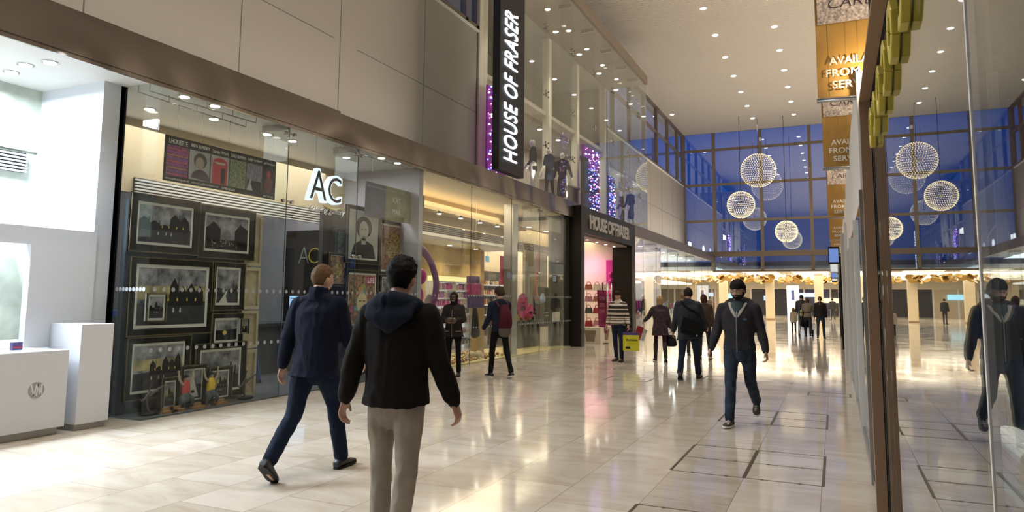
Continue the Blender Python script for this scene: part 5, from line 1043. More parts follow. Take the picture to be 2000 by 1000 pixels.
def person(name, label, base, yaw, h=1.75, lean=0, L=(0, 0, 0), R=(0, 0, 0), aL=(0, 8, 10), aR=(0, 8, 10), head=(0, 0), build=1.0, female=False,
           skin=(.42, .24, .17), top=None, legs=None, shoes=None, hair=None, extra=None, vox=.012, face=False, lift=0, feet=(0, 0), group=None, hem=.47, child=False, curl=25, sleeves=True, wr=.006, fyaw=(0, 0)):
    """one walking or standing figure. Local frame: +y forward, +x its right. L/R: leg (hip flex, knee flex, abduct) in degrees;
    aL/aR: arm (swing forward, abduct, elbow flex[, inward])."""
    k = h / 1.75; t = thing(name, label, 'person', (base[0], base[1], 0), group)
    G = Matrix.Rotation(math.radians(yaw), 3, 'Z')
    thigh, shank, ank = .43 * k, .42 * k, .085 * k; bw = build
    def legj(s, a):
        hip = Vector((s * .088 * k, 0, 0)); f, kn, ab = a
        d1 = rot('X', f) @ (rot('Y', -s * ab) @ Vector((0, 0, -1))); kne = hip + d1 * thigh
        d2 = rot('X', f - kn) @ (rot('Y', -s * ab * .6) @ Vector((0, 0, -1))); an = kne + d2 * shank
        return hip, kne, an
    J = {1: legj(1, R), -1: legj(-1, L)}
    # foot pitch: forward foot lifts the toe a little, rear foot lifts the heel
    fp = {1: feet[1], -1: feet[0]}
    low = []
    for s in (1, -1):
        an = J[s][2]; Mf = rot('X', fp[s]); low += [(an + Mf @ Vector((0, y, -ank))).z for y in (-.06 * k, .13 * k)]
    pz = -min(low) + lift
    O = Vector((base[0], base[1], pz))
    P = lambda v: O + G @ Vector(v)
    sp = rot('X', -lean); S = lambda v: P(sp @ Vector(v))          # torso frame leans forward
    dirx = G @ Vector((1, 0, 0))
    sh = .178 * k * (.88 if female else 1) * (.85 + .15 * bw); shz = .475 * k
    def arm(s, a):
        sw, ab, el = a[:3]; inn = a[3] if len(a) > 3 else 0
        sj = Vector((s * sh, -.005, shz)); d1 = rot('X', sw) @ (rot('Y', -s * ab) @ Vector((0, 0, -1))); e = sj + d1 * .285 * k
        d2 = rot('X', sw + el) @ (rot('Y', -s * (ab - inn) ) @ Vector((0, 0, -1)))
        d2 = (rot('Z', s * inn * .9) @ d2) if inn else d2
        w_ = e + d2 * .255 * k; return sj, e, w_, d2.normalized()
    A = {1: arm(1, aR), -1: arm(-1, aL)}
    sk = mat('skin_%d_%d' % (int(skin[0] * 100), int(skin[2] * 100)), skin, .5, bump=.1, bscale=300, bdist=.001)
    # ---- body: one continuous surface
    b = MB(); fem = .93 if female else 1
    b.tube([S((0, 0, -.06 * k)), S((0, .0, .10 * k)), S((0, .01, .30 * k)), S((0, .0, .46 * k)), S((0, -.01, .53 * k)), S((0, -.01, .58 * k))], [(.145 * k, .09 * k), (.125 * k * fem, .085 * k), (.145 * k * fem, .10 * k), (.13 * k * fem, .075 * k), (.06 * k, .055 * k), (.052 * k, .055 * k)], side=dirx)
    hz = .665 * k
    tilt, turn = head; HM = sp @ rot('Z', turn) @ rot('X', -tilt); HO = Vector((0, .025 * k, hz)); hs = k * (1.12 if child else 1.0) * (.95 if female else 1)
    HT = lambda x, y, z: P(sp @ HO + HM @ Vector((x, y, z)))
    b.tube([S((0, -.01, .5 * k)), S((0, -.005, .56 * k)), HT(0, -.02, -.05 * k)], [(.062 * k, .062 * k), (.055 * k * fem, .058 * k * fem), (.054 * k * fem, .058 * k * fem)], side=dirx)
    head_mesh(b, HT, hs)
    for s in (1, -1):
        e = HT(s * .077 * hs, -.008, -.008 * hs); b.ell(e, (.012 * hs, .019 * hs, .031 * hs), M=(G @ HM @ rot('Z', -s * 18) @ rot('X', 8)), nu=12, nv=8)
    for s in (1, -1):
        hip, kne, an = J[s]
        b.tube([P(hip), P(hip.lerp(kne, .5)), P(kne), P(kne.lerp(an, .3)), P(an)], [q_ * k * (.82 if legs else 1) for q_ in (.078, .07, .05, .052, .035)], side=dirx, n=12)
        Mf = rot('Z', 0) @ rot('X', fp[s]); b.tube([P(an), P(an + Mf @ Vector((0, .03, -.05 * k))), P(an + Mf @ Vector((0, .13 * k, -.065 * k)))], [.032 * k, .035 * k, .025 * k], side=dirx, n=10)
        sj, e, w_, d = A[s]
        b.tube([S(sj), S(sj.lerp(e, .5)), S(e), S(e.lerp(w_, .4)), S(w_)], [q_ * k * (.85 if top and top.get('cuff', .97) > .5 else 1) for q_ in (.047, .045, .037, .037, .029)], side=dirx, n=12)
    rb = b.build('body', sk)
    fingers = MB()
    hand_out = {}
    for s in (1, -1):
        sj, e, w_, d = A[s]; d = d.copy()
        # palm normal faces the body (inwards), fingers point along d, thumb forward
        nrm = Vector((-s, 0, 0)); nrm = (nrm - d * nrm.dot(d)).normalized(); th = d.cross(nrm) * (1 if s > 0 else -1)
        if th.y < 0: th = -th
        Wd = lambda v: S(v); wk = w_
        sd = (G @ (sp @ th))
        fingers.tube([Wd(wk - d * .01), Wd(wk + d * .03 * k), Wd(wk + d * .065 * k), Wd(wk + d * .09 * k)], [(.027 * k, .020 * k), (.037 * k, .017 * k), (.043 * k, .015 * k), (.040 * k, .012 * k)], side=sd, n=12)
        for off, ln in ((.031, .072), (.011, .082), (-.010, .077), (-.030, .060)):
            p0 = wk + d * .082 * k + th * off * k; c1 = math.radians(curl * (1 - off * 6)); c2 = math.radians(curl * 2.1); c3 = math.radians(curl * 3)
            p1 = p0 + (d * math.cos(c1) + nrm * math.sin(c1)) * ln * .45 * k; p2 = p1 + (d * math.cos(c2) + nrm * math.sin(c2)) * ln * .32 * k; p3 = p2 + (d * math.cos(c3) + nrm * math.sin(c3)) * ln * .25 * k
            fingers.tube([Wd(p0), Wd(p1), Wd(p2), Wd(p3)], [.0098 * k, .009 * k, .0083 * k, .007 * k], n=8, sub=2)
        p0 = wk + d * .022 * k + th * .026 * k; p1 = p0 + (d * .6 + th * .65 + nrm * .25).normalized() * .035 * k; p2 = p1 + (d * .85 + th * .2 + nrm * .35).normalized() * .036 * k
        fingers.tube([Wd(p0), Wd(p1), Wd(p2)], [.014 * k, .0115 * k, .009 * k], n=8, sub=2)
        hand_out[s] = Wd(wk + d * .10 * k + nrm * .02)
    # join hands into the body surface
    rb_b = bmesh.new(); rb_b.from_mesh(rb.data)
    fm = bpy.data.meshes.new('h'); fingers.bm.to_mesh(fm); fingers.bm.free(); rb_b.from_mesh(fm); bpy.data.meshes.remove(fm)
    rb_b.to_mesh(rb.data); rb_b.free()
    remesh(rb, min(vox, .0075) if face or vox < .011 else max(vox, .010), 2); attach(rb, t)
    # ---- eyes, brows, mouth
    if face:
        for s in (1, -1):
            b = MB(); b.use(mat('eye_white', (.7, .68, .65), .25)).ell(HT(s * .031 * hs, .0725 * hs, -.001), .0118 * hs, nu=14, nv=10); b.use(mat('iris', (.03, .02, .015), .2)).ell(HT(s * .031 * hs, .0790 * hs, -.001), .0064 * hs, nu=12, nv=8); b.build('eye', None, t)
            b = MB(); b.ell(HT(s * .031 * hs, .0722 * hs, .0045 * hs), (.0145 * hs, .0132 * hs, .0095 * hs), M=G @ HM, nu=14, nv=8); b.ell(HT(s * .031 * hs, .0715 * hs, -.0105 * hs), (.0140 * hs, .0125 * hs, .006 * hs), M=G @ HM, nu=14, nv=8); b.build('eyelids', sk, t)
            b = MB(); b.tube([HT(s * .016 * hs, .092 * hs, .020 * hs), HT(s * .033 * hs, .090 * hs, .026 * hs), HT(s * .052 * hs, .078 * hs, .020 * hs)], [.0032 * hs, .0042 * hs, .002 * hs], n=6); b.build('eyebrow', mat('brow_dark', (.02, .012, .008), .8), t)
        b = MB(); b.tube([HT(-.022 * hs, .078 * hs, -.060 * hs), HT(0, .0885 * hs, -.058 * hs), HT(.022 * hs, .078 * hs, -.060 * hs)], [(.002, .002), (.0045, .006), (.002, .002)], n=8); b.build('lips', mat('lips_%d' % int(skin[0] * 100), (skin[0] * .85, skin[1] * .5, skin[2] * .5), .4), t)
    # ---- hair: shell over the skull
    if hair:
        st = hair['style']; hm = mat('hair_%d_%d_%d' % tuple(int(c * 999) for c in hair['col']), hair['col'], .7, spec=.15, bump=.8, bscale=90, bdist=.004); th_ = hair.get('t', .008)
        def hf(d, hs_):
            p = head_pt(d, hs_); x, y, z = p / hs_
            line = .045 if y > .02 else (.0 + (y + .0) * .9 if y > -.03 else -.055)
            if st == 'beard': on = (z < (-.012 if y < .035 else -.046) and y > -.03 and not (abs(x) < .020 and -.068 < z < -.055 and y > .06)) or (abs(x) < .028 and -.054 < z < -.040 and y > .06)
            elif st == 'hood': on = not (y > .045 and -.09 < z < .075 and abs(x) < .055)
            elif st == 'bob': on = z > (.055 if y > .035 else -.20)
            else: on = z > line and not (y > .045 and z < .05)
            tt = th_ * (1 + .35 * noise.noise(d * 6)) * (1.0 + (hair.get('top', 0) * max(0, z / .118) if st != 'beard' else 0)) if on else -.012
            if on and st in ('short', 'fringe'):
                u_ = max(0, min(1, (z - line) / .035)); tt *= .35 + .65 * u_; tt *= 1 + .35 * noise.noise(Vector((d.x * 22, d.y * 10, d.z * 8)))
            if st == 'fringe' and y > .03 and z > .030: tt = th_ * (.55 + .6 * min(1, (z - .03) / .04)) * (1 + .3 * noise.noise(Vector((d.x * 24, d.y * 4, d.z * 5))))
            if st == 'short' and on:
                u_ = max(0, min(1, (z + .01) / .06)); u_ = u_ * u_ * (3 - 2 * u_); tt = .0035 + (tt - .0035) * u_
            n_ = Vector((x / .0057, y / .01, z / .0139)).normalized()
            return p + n_ * tt * hs_
        b = MB(); head_mesh(b, HT, hs, 56, 48, hf)
        if st == 'bob': b.tube([HT(0, -.04, .04), HT(0, -.05, -.05 * hs), HT(0, -.055, -.115 * hs)], [(.088 * hs, .06 * hs), (.09 * hs, .055 * hs), (.075 * hs, .035 * hs)], side=G @ Vector((1, 0, 0)))
        if st == 'hood': b.tube([HT(0, -.03, .03), HT(0, -.02, -.10 * hs), S((0, -.01, .50 * k))], [(.09 * hs, .09 * hs), (.08 * hs, .085 * hs), (.11 * k, .08 * k)], side=G @ Vector((1, 0, 0)))
        o = b.build('hair' if st not in ('beard', 'hood') else ('beard' if st == 'beard' else 'headscarf'), hm, t)
        if hair.get('beard'):
            hair2 = dict(style='beard', col=hair['col'], t=.010); st = 'beard'; th_ = .010; b = MB(); head_mesh(b, HT, hs, 56, 48, hf); b.build('beard', hm, t)
        if hair.get('tail'):
            b = MB(); b.tube([HT(0, -.10 * hs, .03), HT(0, -.14 * hs, -.03), HT(0, -.13 * hs, -.16), HT(0, -.12 * hs, -.30)], [.018, .026, .022, .008], n=10); b.build('ponytail', mat('hair_blonde_tail', hair['tail'], .6), t)
    # ---- trousers / tights
    if legs:
        m, w0 = legs['mat'], legs.get('w', 1.0); b = MB(); hc = legs.get('cuff', 1.0)
        b.tube([P((0, 0, -.09 * k)), P((0, -.005, .0)), S((0, 0, .09 * k))], [(.155 * k * bw, .105 * k * bw), (.168 * k * bw, .118 * k * bw), (.145 * k * bw, .10 * k * bw)], side=dirx, n=20)
        for s in (1, -1):
            hip, kne, an = J[s]; en = kne.lerp(an, .97 * hc)
            b.tube([P(hip + Vector((0, 0, .02))), P(hip.lerp(kne, .35)), P(hip.lerp(kne, .75)), P(kne), P(kne.lerp(an, .4)), P(en)], [(.092 * k * bw * w0, .108 * k * bw * w0), (.088 * k * bw * w0, .10 * k * bw * w0), .072 * k * w0, .068 * k * w0, (.062 * k * w0, .068 * k * w0), .058 * k * w0 * legs.get('hemw', 1)], side=dirx, n=18)
        o = b.build(legs.get('name', 'trousers'), m); remesh(o, vox, 2, wr * k * .9, 9, 3); attach(o, t)
        if legs.get('boot'):
            for s in (1, -1):
                hip, kne, an = J[s]; b = MB(); b.tube([P(kne.lerp(an, .12)), P(kne.lerp(an, .4)), P(kne.lerp(an, .85)), P(an)], [.062 * k, .060 * k, .047 * k, .05 * k], side=dirx, n=16); b.build('boot_shaft', legs['boot'], t)
    # ---- shoes
    sm = shoes or mat('shoe_black', (.012, .011, .010), .45)
    for s in (1, -1):
        an = J[s][2]; Mf = rot('Z', -s * 6 + fyaw[0 if s < 0 else 1]) @ rot('X', fp[s]); F = lambda x, y, z: P(an + Mf @ Vector((x, y * k, z * k)))
        b = MB(); rings = []
        for (y, w_, z1) in ((-.078, .022, -.035), (-.07, .034, -.02), (-.03, .038, .01), (.01, .038, -.0), (.05, .040, -.022), (.10, .045, -.038), (.145, .042, -.045), (.175, .026, -.055), (.185, .010, -.062)):
            z0 = -ank / k + .012; ring = []
            for i in range(14):
                a = 2 * math.pi * i / 14; x = w_ * k * math.copysign(abs(math.cos(a)) ** .75, math.cos(a)); zz = (z0 + z1) / 2 + (z1 - z0) / 2 * math.copysign(abs(math.sin(a)) ** .8, math.sin(a)); ring.append(b.bm.verts.new(F(x, y, zz)))
            rings.append(ring)
        for a, c in zip(rings, rings[1:]):
            for i in range(14): b._f([a[i], a[(i + 1) % 14], c[(i + 1) % 14], c[i]], True)
        b._f(rings[0][::-1]); b._f(rings[-1]); sh_o = b.build('shoe', sm, t)
        ol = [(-.082, .020), (-.06, .036), (0, .040), (.06, .043), (.11, .049), (.15, .046), (.18, .028), (.192, .008)]
        pts = [(w_ * k, y) for y, w_ in ol] + [(-w_ * k, y) for y, w_ in ol[::-1]]
        b = MB(); lowz = -ank / k; b.prism([F(x, y, lowz) for x, y in pts], G @ (Mf @ Vector((0, 0, .018 * k)))); b.build('sole', (extra or {}).get('sole', M_BLKM), sh_o)
        if (extra or {}).get('laces') and vox < .012:
            b = MB()
            for y in (.02, .045, .07, .095): b.tube([F(-.022, y, -.012 - .25 * (y - .02)), F(0, y + .008, -.004 - .25 * (y - .02)), F(.022, y, -.012 - .25 * (y - .02))], [.003] * 3, n=5)
            b.build('laces', M_MOUNT, sh_o)
    # ---- jacket / top
    if top:
        m = top['mat']; w0 = top.get('w', 1.0); z0 = -(.5 - top.get('hem', .47)) * 1.75 * k * 1.0; fl = top.get('flare', 1.0)
        b = MB(); sway = Vector((top.get('swayx', 0), top.get('swayy', 0), 0))
        b.tube([S(Vector((0, -.005, z0)) + sway), S(Vector((0, -.005, z0 * .5)) + sway * .5), S((0, 0, .12 * k)), S((0, .005, .28 * k)), S((0, .0, .40 * k)), S((0, -.008, .475 * k)), S((0, -.012, .525 * k)), S((0, -.012, .555 * k))],
               [(.178 * k * bw * w0 * fl, .125 * k * bw * w0 * fl), (.175 * k * bw * w0, .128 * k * bw * w0), (.16 * k * bw * w0 * (.9 if female else 1), .118 * k * bw * w0), (.178 * k * bw * w0 * (.93 if female else 1), .125 * k * bw * w0), (.19 * k * bw * w0 * (.9 if female else 1), .115 * k * bw * w0), (.165 * k * w0 * (.88 if female else 1), .088 * k), (.085 * k, .075 * k), (.067 * k, .068 * k)], side=dirx, n=28, cap=False)
        for s in (1, -1):
            sj, e, w_, d = A[s]; c = top.get('cuff', .97); wend = e.lerp(w_, c); q = top.get('sw', 1.0)
            b.ell(S(sj + Vector((-s * .012, 0, -.012 * k))), (.070 * k * w0 * q, .070 * k * w0 * q, .066 * k * q), M=G, nu=18, nv=12)
            b.tube([S(sj + Vector((0, 0, -.02 * k))), S(sj.lerp(e, .35)), S(sj.lerp(e, .75)), S(e), S(e.lerp(wend, .35)), S(e.lerp(wend, .85)), S(wend)], [.069 * k * w0 * q, .065 * k * w0 * q, .058 * k * w0 * q, .055 * k * w0 * q, .055 * k * w0 * q, .045 * k * w0 * q, .041 * k * q], side=dirx, n=18)
        b.tube([S((-sh * .95, -.006, shz - .012 * k)), S((-sh * .5, -.012, shz + .020 * k)), S((0, -.018, shz + .050 * k)), S((sh * .5, -.012, shz + .020 * k)), S((sh * .95, -.006, shz - .012 * k))], [(.058 * k, .050 * k), (.070 * k, .052 * k), (.075 * k, .055 * k), (.070 * k, .052 * k), (.058 * k, .050 * k)], side=G @ (sp @ Vector((0, 1, 0))), n=18)
        if top.get('collar'):
            cz = top['collar']
            b.tube([S((0, -.015, .50 * k)), S((0, -.02, .54 * k)), S((0, -.015, (.55 + cz) * k))], [(.10 * k, .09 * k), (.082 * k, .085 * k), (.078 * k, .082 * k)], side=dirx, n=20, cap=False)
        o = b.build(top.get('name', 'jacket'), m); remesh(o, vox, 2, wr * k * 1.1, 8, 1); attach(o, t)
        if top.get('hood'):
            b = MB(); hk = k
            b.tube([S((-.135 * hk, .01, .475 * hk)), S((-.125 * hk, -.06, .52 * hk)), S((-.06 * hk, -.115, .54 * hk)), S((0, -.13, .545 * hk)), S((.06 * hk, -.115, .54 * hk)), S((.125 * hk, -.06, .52 * hk)), S((.135 * hk, .01, .475 * hk))], [(.04, .04), (.045, .045), (.045, .05), (.045, .055), (.045, .05), (.045, .045), (.04, .04)], n=12)
            b.tube([S((0, -.10, .53 * hk)), S((0, -.145, .45 * hk)), S((0, -.145, .40 * hk)), S((0, -.14, .365 * hk))], [(.165 * hk, .035), (.15 * hk, .035), (.085 * hk, .025), (.03, .012)], side=dirx, n=18)
            o = b.build('hood', top['hood']); remesh(o, vox, 3, .004, 8, 2); attach(o, t)
        if top.get('zip'):
            b = MB(); pts = [S((0, .150 * bw * w0 * k * (1 - .5 * max(0, (u - .75))) + (.0 if u < .8 else -.22 * (u - .8) * k), z0 + (.47 * k - z0) * u)) for u in [j / 10 for j in range(10)]]
            b.tube(pts, [.0055] * len(pts), n=6); b.build('zip', top['zip'], t)
        if top.get('cuffs'):
            for s in (1, -1):
                sj, e, w_, d = A[s]
                for j, cm in enumerate(top['cuffs']):
                    a = e.lerp(w_, .80 + .09 * j); c = e.lerp(w_, .84 + .09 * j); b = MB(); b.tube([S(a), S(c)], [.054 * k * w0, .053 * k * w0], n=16, cap=False); b.build('cuff_band', cm, t)
    return dict(t=t, P=P, S=S, HT=HT, hand=hand_out, J=J, A=A, k=k, G=G, hs=hs)
def fab(name, c, r=.9, bump=.25, sc=160, var=.12): return mat(name, c, r, spec=.2, bump=bump, bscale=sc, bdist=.002, var=var, vscale=7, sheen=.0)
W_ = lambda: None
JEAN = fab('jeans_blue', (.012, .020, .042)); JEAN2 = fab('jeans_mid', (.024, .034, .056), var=.5); NAVY = fab('coat_navy', (.0035, .006, .017)); NAVT = fab('trousers_navy', (.005, .011, .026))
BRN = fab('jacket_brown_black', (.007, .005, .0042), .9); GREY = fab('jeans_grey', (.30, .265, .22), var=.2); HOOD = fab('hood_navy', (.009, .014, .028)); CHAR = fab('hoodie_charcoal', (.028, .025, .030)); GCOAT = fab('coat_slate', (.030, .033, .042))
BLK = fab('cloth_black', (.005, .0045, .0045)); SKIN_W = (.50, .29, .21); SKIN_B = (.09, .045, .03)
# 1 man in navy coat, back view, long stride
p1 = person('person', 'man with cropped fair hair in a navy coat striding away with one heel raised', (-4.10, 4.92), 8, 1.85, lean=3, L=(-17, 26, 2), R=(21, 6, 2), aL=(-8, 12, 12), aR=(16, 9, 25), head=(-2, -22), build=1.06,
            skin=SKIN_W, top=dict(mat=NAVY, hem=.43, w=1.10, flare=1.12, collar=.045), legs=dict(mat=NAVT, w=1.0), hair=dict(style='short', col=(.12, .068, .035), t=.009, top=.5), vox=.009, face=True, feet=(-38, 4), curl=22)
# 2 man in black jacket, blue hood, grey jeans
p2 = person('person', 'dark haired man in a black jacket with navy hood and grey jeans', (-2.34, 3.52), 8, 1.755, lean=2, L=(6, 4, 2), R=(-8, 14, 2), aL=(-6, 16, 14), aR=(3, 16, 14), head=(0, -6), build=1.04,
            skin=(.45, .25, .18), top=dict(mat=BRN, hem=.475, w=1.12, hood=HOOD), legs=dict(mat=GREY, w=.93), hair=dict(style='short', col=(.006, .005, .0045), t=.017, top=.9), vox=.008, face=True, feet=(0, -14), curl=28)
# 3 woman in dark duffle coat, facing the camera
p3 = person('person', 'smiling woman in a dark headscarf and duffle coat with hands clasped', (-6.78, 12.15), 195, 1.64, L=(3, 4, 3), R=(-4, 4, 3), aL=(14, 12, 75, 34), aR=(14, 12, 75, 34), female=True, build=1.05,
            skin=SKIN_B, top=dict(mat=fab('duffle_dark', (.022, .018, .016)), hem=.42, w=1.12, flare=1.1, zip=mat('piping_tan', (.30, .20, .12), .6), cuffs=(mat('piping_tan', (.3, .2, .12)), mat('piping_cream', (.45, .38, .28))), cuff=.9), legs=dict(mat=BLK, w=.85), hair=dict(style='hood', col=(.012, .008, .010), t=.014), vox=.012, face=True)
# 4 young man with red rucksack
p4 = person('person', 'young man in a navy jumper and black trousers wearing a dark red rucksack', (-5.86, 12.3), 52, 1.75, L=(14, 8, 2), R=(-14, 10, 2), aL=(8, 8, 30), aR=(6, 6, 35), head=(6, 6), build=.95,
            skin=SKIN_W, top=dict(mat=fab('jumper_navy', (.014, .018, .032)), hem=.47, w=1.0, collar=.0), legs=dict(mat=BLK, w=.85), hair=dict(style='fringe', col=(.045, .028, .018), t=.020, top=.3), vox=.011, face=True, feet=(2, -10), extra=dict(sole=M_MOUNT))
# 5 woman in striped jumper
STR = bpy.data.materials.new('striped_knit'); STR.use_nodes = True
def _str():
    n = STR.node_tree.nodes; L_ = STR.node_tree.links; bs = n['Principled BSDF']; bs.inputs['Roughness'].default_value = .9
    tc_ = n.new('ShaderNodeTexCoord'); s_ = n.new('ShaderNodeSeparateXYZ'); L_.new(tc_.outputs['Object'], s_.inputs[0])
    r = n.new('ShaderNodeValToRGB'); r.color_ramp.interpolation = 'CONSTANT'; e = r.color_ramp.elements
    mr = n.new('ShaderNodeMapRange'); mr.inputs[1].default_value = .85; mr.inputs[2].default_value = 1.5; L_.new(s_.outputs['Z'], mr.inputs[0]); L_.new(mr.outputs[0], r.inputs[0])
    cw, cb = (.62, .56, .50, 1), (.03, .022, .02, 1); e[0].position = 0; e[0].color = cw; e[1].position = .06; e[1].color = cb
    for k, p in enumerate((.10, .20, .225, .27, .295, .34, .42, .50, .60, .64, .76, .83)): x = e.new(p); x.color = cw if k % 2 == 0 else cb
    x = e.new(.88); x.color = cw
    L_.new(r.outputs[0], bs.inputs['Base Color'])
_str()
p5 = person('person', 'woman with short dark hair and glasses in a black and white striped jumper', (-4.83, 16.85), 172, 1.72, L=(5, 3, 2), R=(-5, 6, 2), aL=(2, 14, 8), aR=(2, 12, 12), female=True, build=1.08,
            skin=SKIN_W, top=dict(mat=STR, name='jumper', hem=.47, w=1.12, collar=.012, cuff=.92), legs=dict(mat=JEAN, w=.9), hair=dict(style='fringe', col=(.035, .008, .008), t=.016, top=.3), vox=.013, face=True, feet=(0, -6))
# 6 blonde woman in patterned dress
PAT = mat('dress_pattern', (.035, .018, .026), .8, var=.75, vscale=16)
p6 = person('person', 'blonde woman in a dark patterned dress and boots walking away with shopping bags', (-3.92, 17.35), 18, 1.62, L=(16, 6, 2), R=(-12, 12, 2), aL=(26, 26, 30), aR=(-4, 12, 12), female=True, build=1.08, head=(0, 0),
            skin=SKIN_W, top=dict(mat=PAT, name='dress', hem=.36, w=1.10, flare=1.05), legs=dict(mat=fab('tights_plum', (.035, .008, .014)), w=.78, name='tights', boot=mat('boot_black', (.010, .009, .009), .5)), hair=dict(style='bob', col=(.38, .24, .12), t=.020), vox=.013, feet=(2, -16))
# 7 man in slate coat with messenger bag
p7 = person('person', 'man in a slate coat with a black shoulder bag walking away', (-2.58, 13.85), 4, 1.78, lean=2, L=(-12, 16, 4), R=(14, 6, 5), aL=(4, 12, 14), aR=(18, 14, 35), build=1.06,
            skin=(.35, .20, .15), top=dict(mat=GCOAT, hem=.40, w=1.14, flare=1.22, collar=.01, swayx=.02), legs=dict(mat=JEAN, w=.95), shoes=mat('boot_brown', (.035, .024, .016), .6), hair=dict(style='short', col=(.02, .014, .012), t=.007, top=.4), vox=.012, feet=(-22, 4))
# 8 bearded man facing the camera
p8 = person('person', 'bearded man in glasses and a charcoal zipped hoodie walking towards the camera', (-1.07, 9.0), 176, 1.77, lean=1, L=(-16, 34, 1), R=(9, 4, 2), aL=(-4, 13, 18), aR=(-2, 16, 20), head=(4, -8), build=1.03,
            skin=(.52, .31, .24), top=dict(mat=CHAR, hem=.475, w=1.06, hood=fab('hoodie_hood', (.035, .031, .034)), zip=M_STEEL, cuffs=(), cuff=.96), legs=dict(mat=JEAN2, w=1.0), shoes=fab('shoe_olive', (.06, .055, .045)), hair=dict(style='fringe', col=(.012, .008, .006), t=.019, top=.35, beard=True), vox=.009, face=True, feet=(-30, 3), curl=38, extra=dict(sole=M_MOUNT, laces=True))
# ---------------------------------------------------------------- things the people wear or hold
def glasses(p, m):
    HT, hs, t = p['HT'], p['hs'], p['t']; b = MB()
    for s in (1, -1):
        P = [HT(s * .034 * hs + .021 * math.cos(a) * hs, .103 * hs - .004, .001 + .014 * math.sin(a) * hs) for a in [2 * math.pi * k / 14 for k in range(15)]]
        b.tube(P, [.0016] * 15, n=5, cap=False, sub=1)
        b.tube([HT(s * .055 * hs, .10 * hs, .004), HT(s * .078 * hs, .02 * hs, .002), HT(s * .079 * hs, -.012 * hs, -.004)], [.002] * 3, n=5)
    b.tube([HT(-.013 * hs, .103 * hs, .004), HT(0, .106 * hs, .006), HT(.013 * hs, .103 * hs, .004)], [.002] * 3, n=5); b.build('glasses', m, t)
glasses(p8, M_BLKM); glasses(p5, M_BLKM)
S = p8['S']; k = p8['k']
b = MB(); b.tube([S((0, .105 * k, .37 * k)), S((0, .085 * k, .46 * k)), S((0, .06 * k, .53 * k))], [(.035 * k, .03 * k), (.075 * k, .035 * k), (.065 * k, .02 * k)], side=p8['G'] @ Vector((1, 0, 0))); b.build('undershirt', fab('tshirt_teal', (.05, .075, .08)), p8['t'])
for s in (1, -1):
    b = MB(); b.tube([S((s * .015, .140 * k, .36 * k)), S((s * .055 * k, .112 * k, .44 * k)), S((s * .095 * k, .045 * k, .52 * k))], [(.012, .006), (.022, .008), (.02, .008)], side=p8['G'] @ Vector((1, 0, 0)), n=8); b.build('hood_lining', mat('lining_cream', (.42, .38, .34), .9), p8['t'])
b = MB(); b.ell(S((-.095 * k, .128 * k, .33 * k)), (.028, .006, .012), M=p8['G']); b.build('embroidered_patch', mat('patch_blue', (.02, .06, .12), .6), p8['t'])
b = MB(); b.tube([p5['S']((0, -.01, .47 * p5['k'])), p5['S']((0, -.01, .52 * p5['k'])), p5['S']((0, -.005, .56 * p5['k']))], [(.115, .10), (.10, .095), (.075, .08)], side=p5['G'] @ Vector((1, 0, 0)), n=20); b.build('cowl_collar', mat('knit_white', (.62, .56, .50), .9), p5['t'])
# collar of the striped jumper, headscarf smile
b = MB(); b.tube([p3['HT'](-.018, .081, -.057), p3['HT'](0, .088, -.062), p3['HT'](.018, .081, -.057)], [.003, .004, .003], n=6); b.build('teeth', M_WHITE, p3['t'])
for s in (1, -1):
    b = MB(); b.tube([p3['S']((s * .07, .135, -.02)), p3['S']((s * .16, .11, -.02))], [.006, .006], n=6); b.build('pocket_piping', mat('piping_tan', (.3, .2, .12)), p3['t'])
# back vent of the navy coat, cuffs' buttons
b = MB(); b.tube([p1['S']((.0, -.150, -.13)), p1['S']((0, -.152, .05))], [(.004, .004)] * 2, n=6); b.build('coat_vent', M_BLKM, p1['t'])
b = MB()
for s in (1, -1): b.tube([p2['P']((s * .06, -.125, -.03)), p2['P']((s * .085, -.13, -.055)), p2['P']((s * .12, -.12, -.04))], [.002] * 3, n=5)
b.build('pocket_stitching', mat('stitch', (.16, .13, .10), .8), p2['t'])
# red rucksack
t = thing('rucksack', 'dark red rucksack with grey base on the back of the young man', 'rucksack', p4['S']((0, -.2, .2))); G4 = p4['G'] @ rot('Z', 0); dx = p4['G'] @ Vector((1, 0, 0)); MR_ = mat('rucksack_red', (.06, .005, .012), .8, spec=.2)
b = MB(); b.tube([p4['S']((0, -.20, -.04)), p4['S']((0, -.245, .10)), p4['S']((0, -.235, .28)), p4['S']((0, -.19, .42))], [(.12, .065), (.135, .085), (.125, .075), (.08, .04)], side=dx, n=18); b.build('bag', MR_, t)
b = MB(); b.tube([p4['S']((0, -.205, -.09)), p4['S']((0, -.22, .0))], [(.118, .068), (.128, .082)], side=dx, n=18); b.build('grey_base', fab('rucksack_grey', (.10, .085, .075)), t)
for s in (1, -1):
    b = MB(); b.tube([p4['S']((s * .10, -.16, .42)), p4['S']((s * .115, -.02, .53)), p4['S']((s * .12, .13, .42)), p4['S']((s * .13, .12, .22)), p4['S']((s * .15, -.08, .08))], [(.022, .008)] * 5, side=dx, n=8); b.build('strap', MR_, t)
b = MB(); b.tube([p4['S']((-.03, -.335, .2)), p4['S']((.03, -.335, .17))], [.006, .006], n=6); b.build('zip_pull', M_BLKM, t)
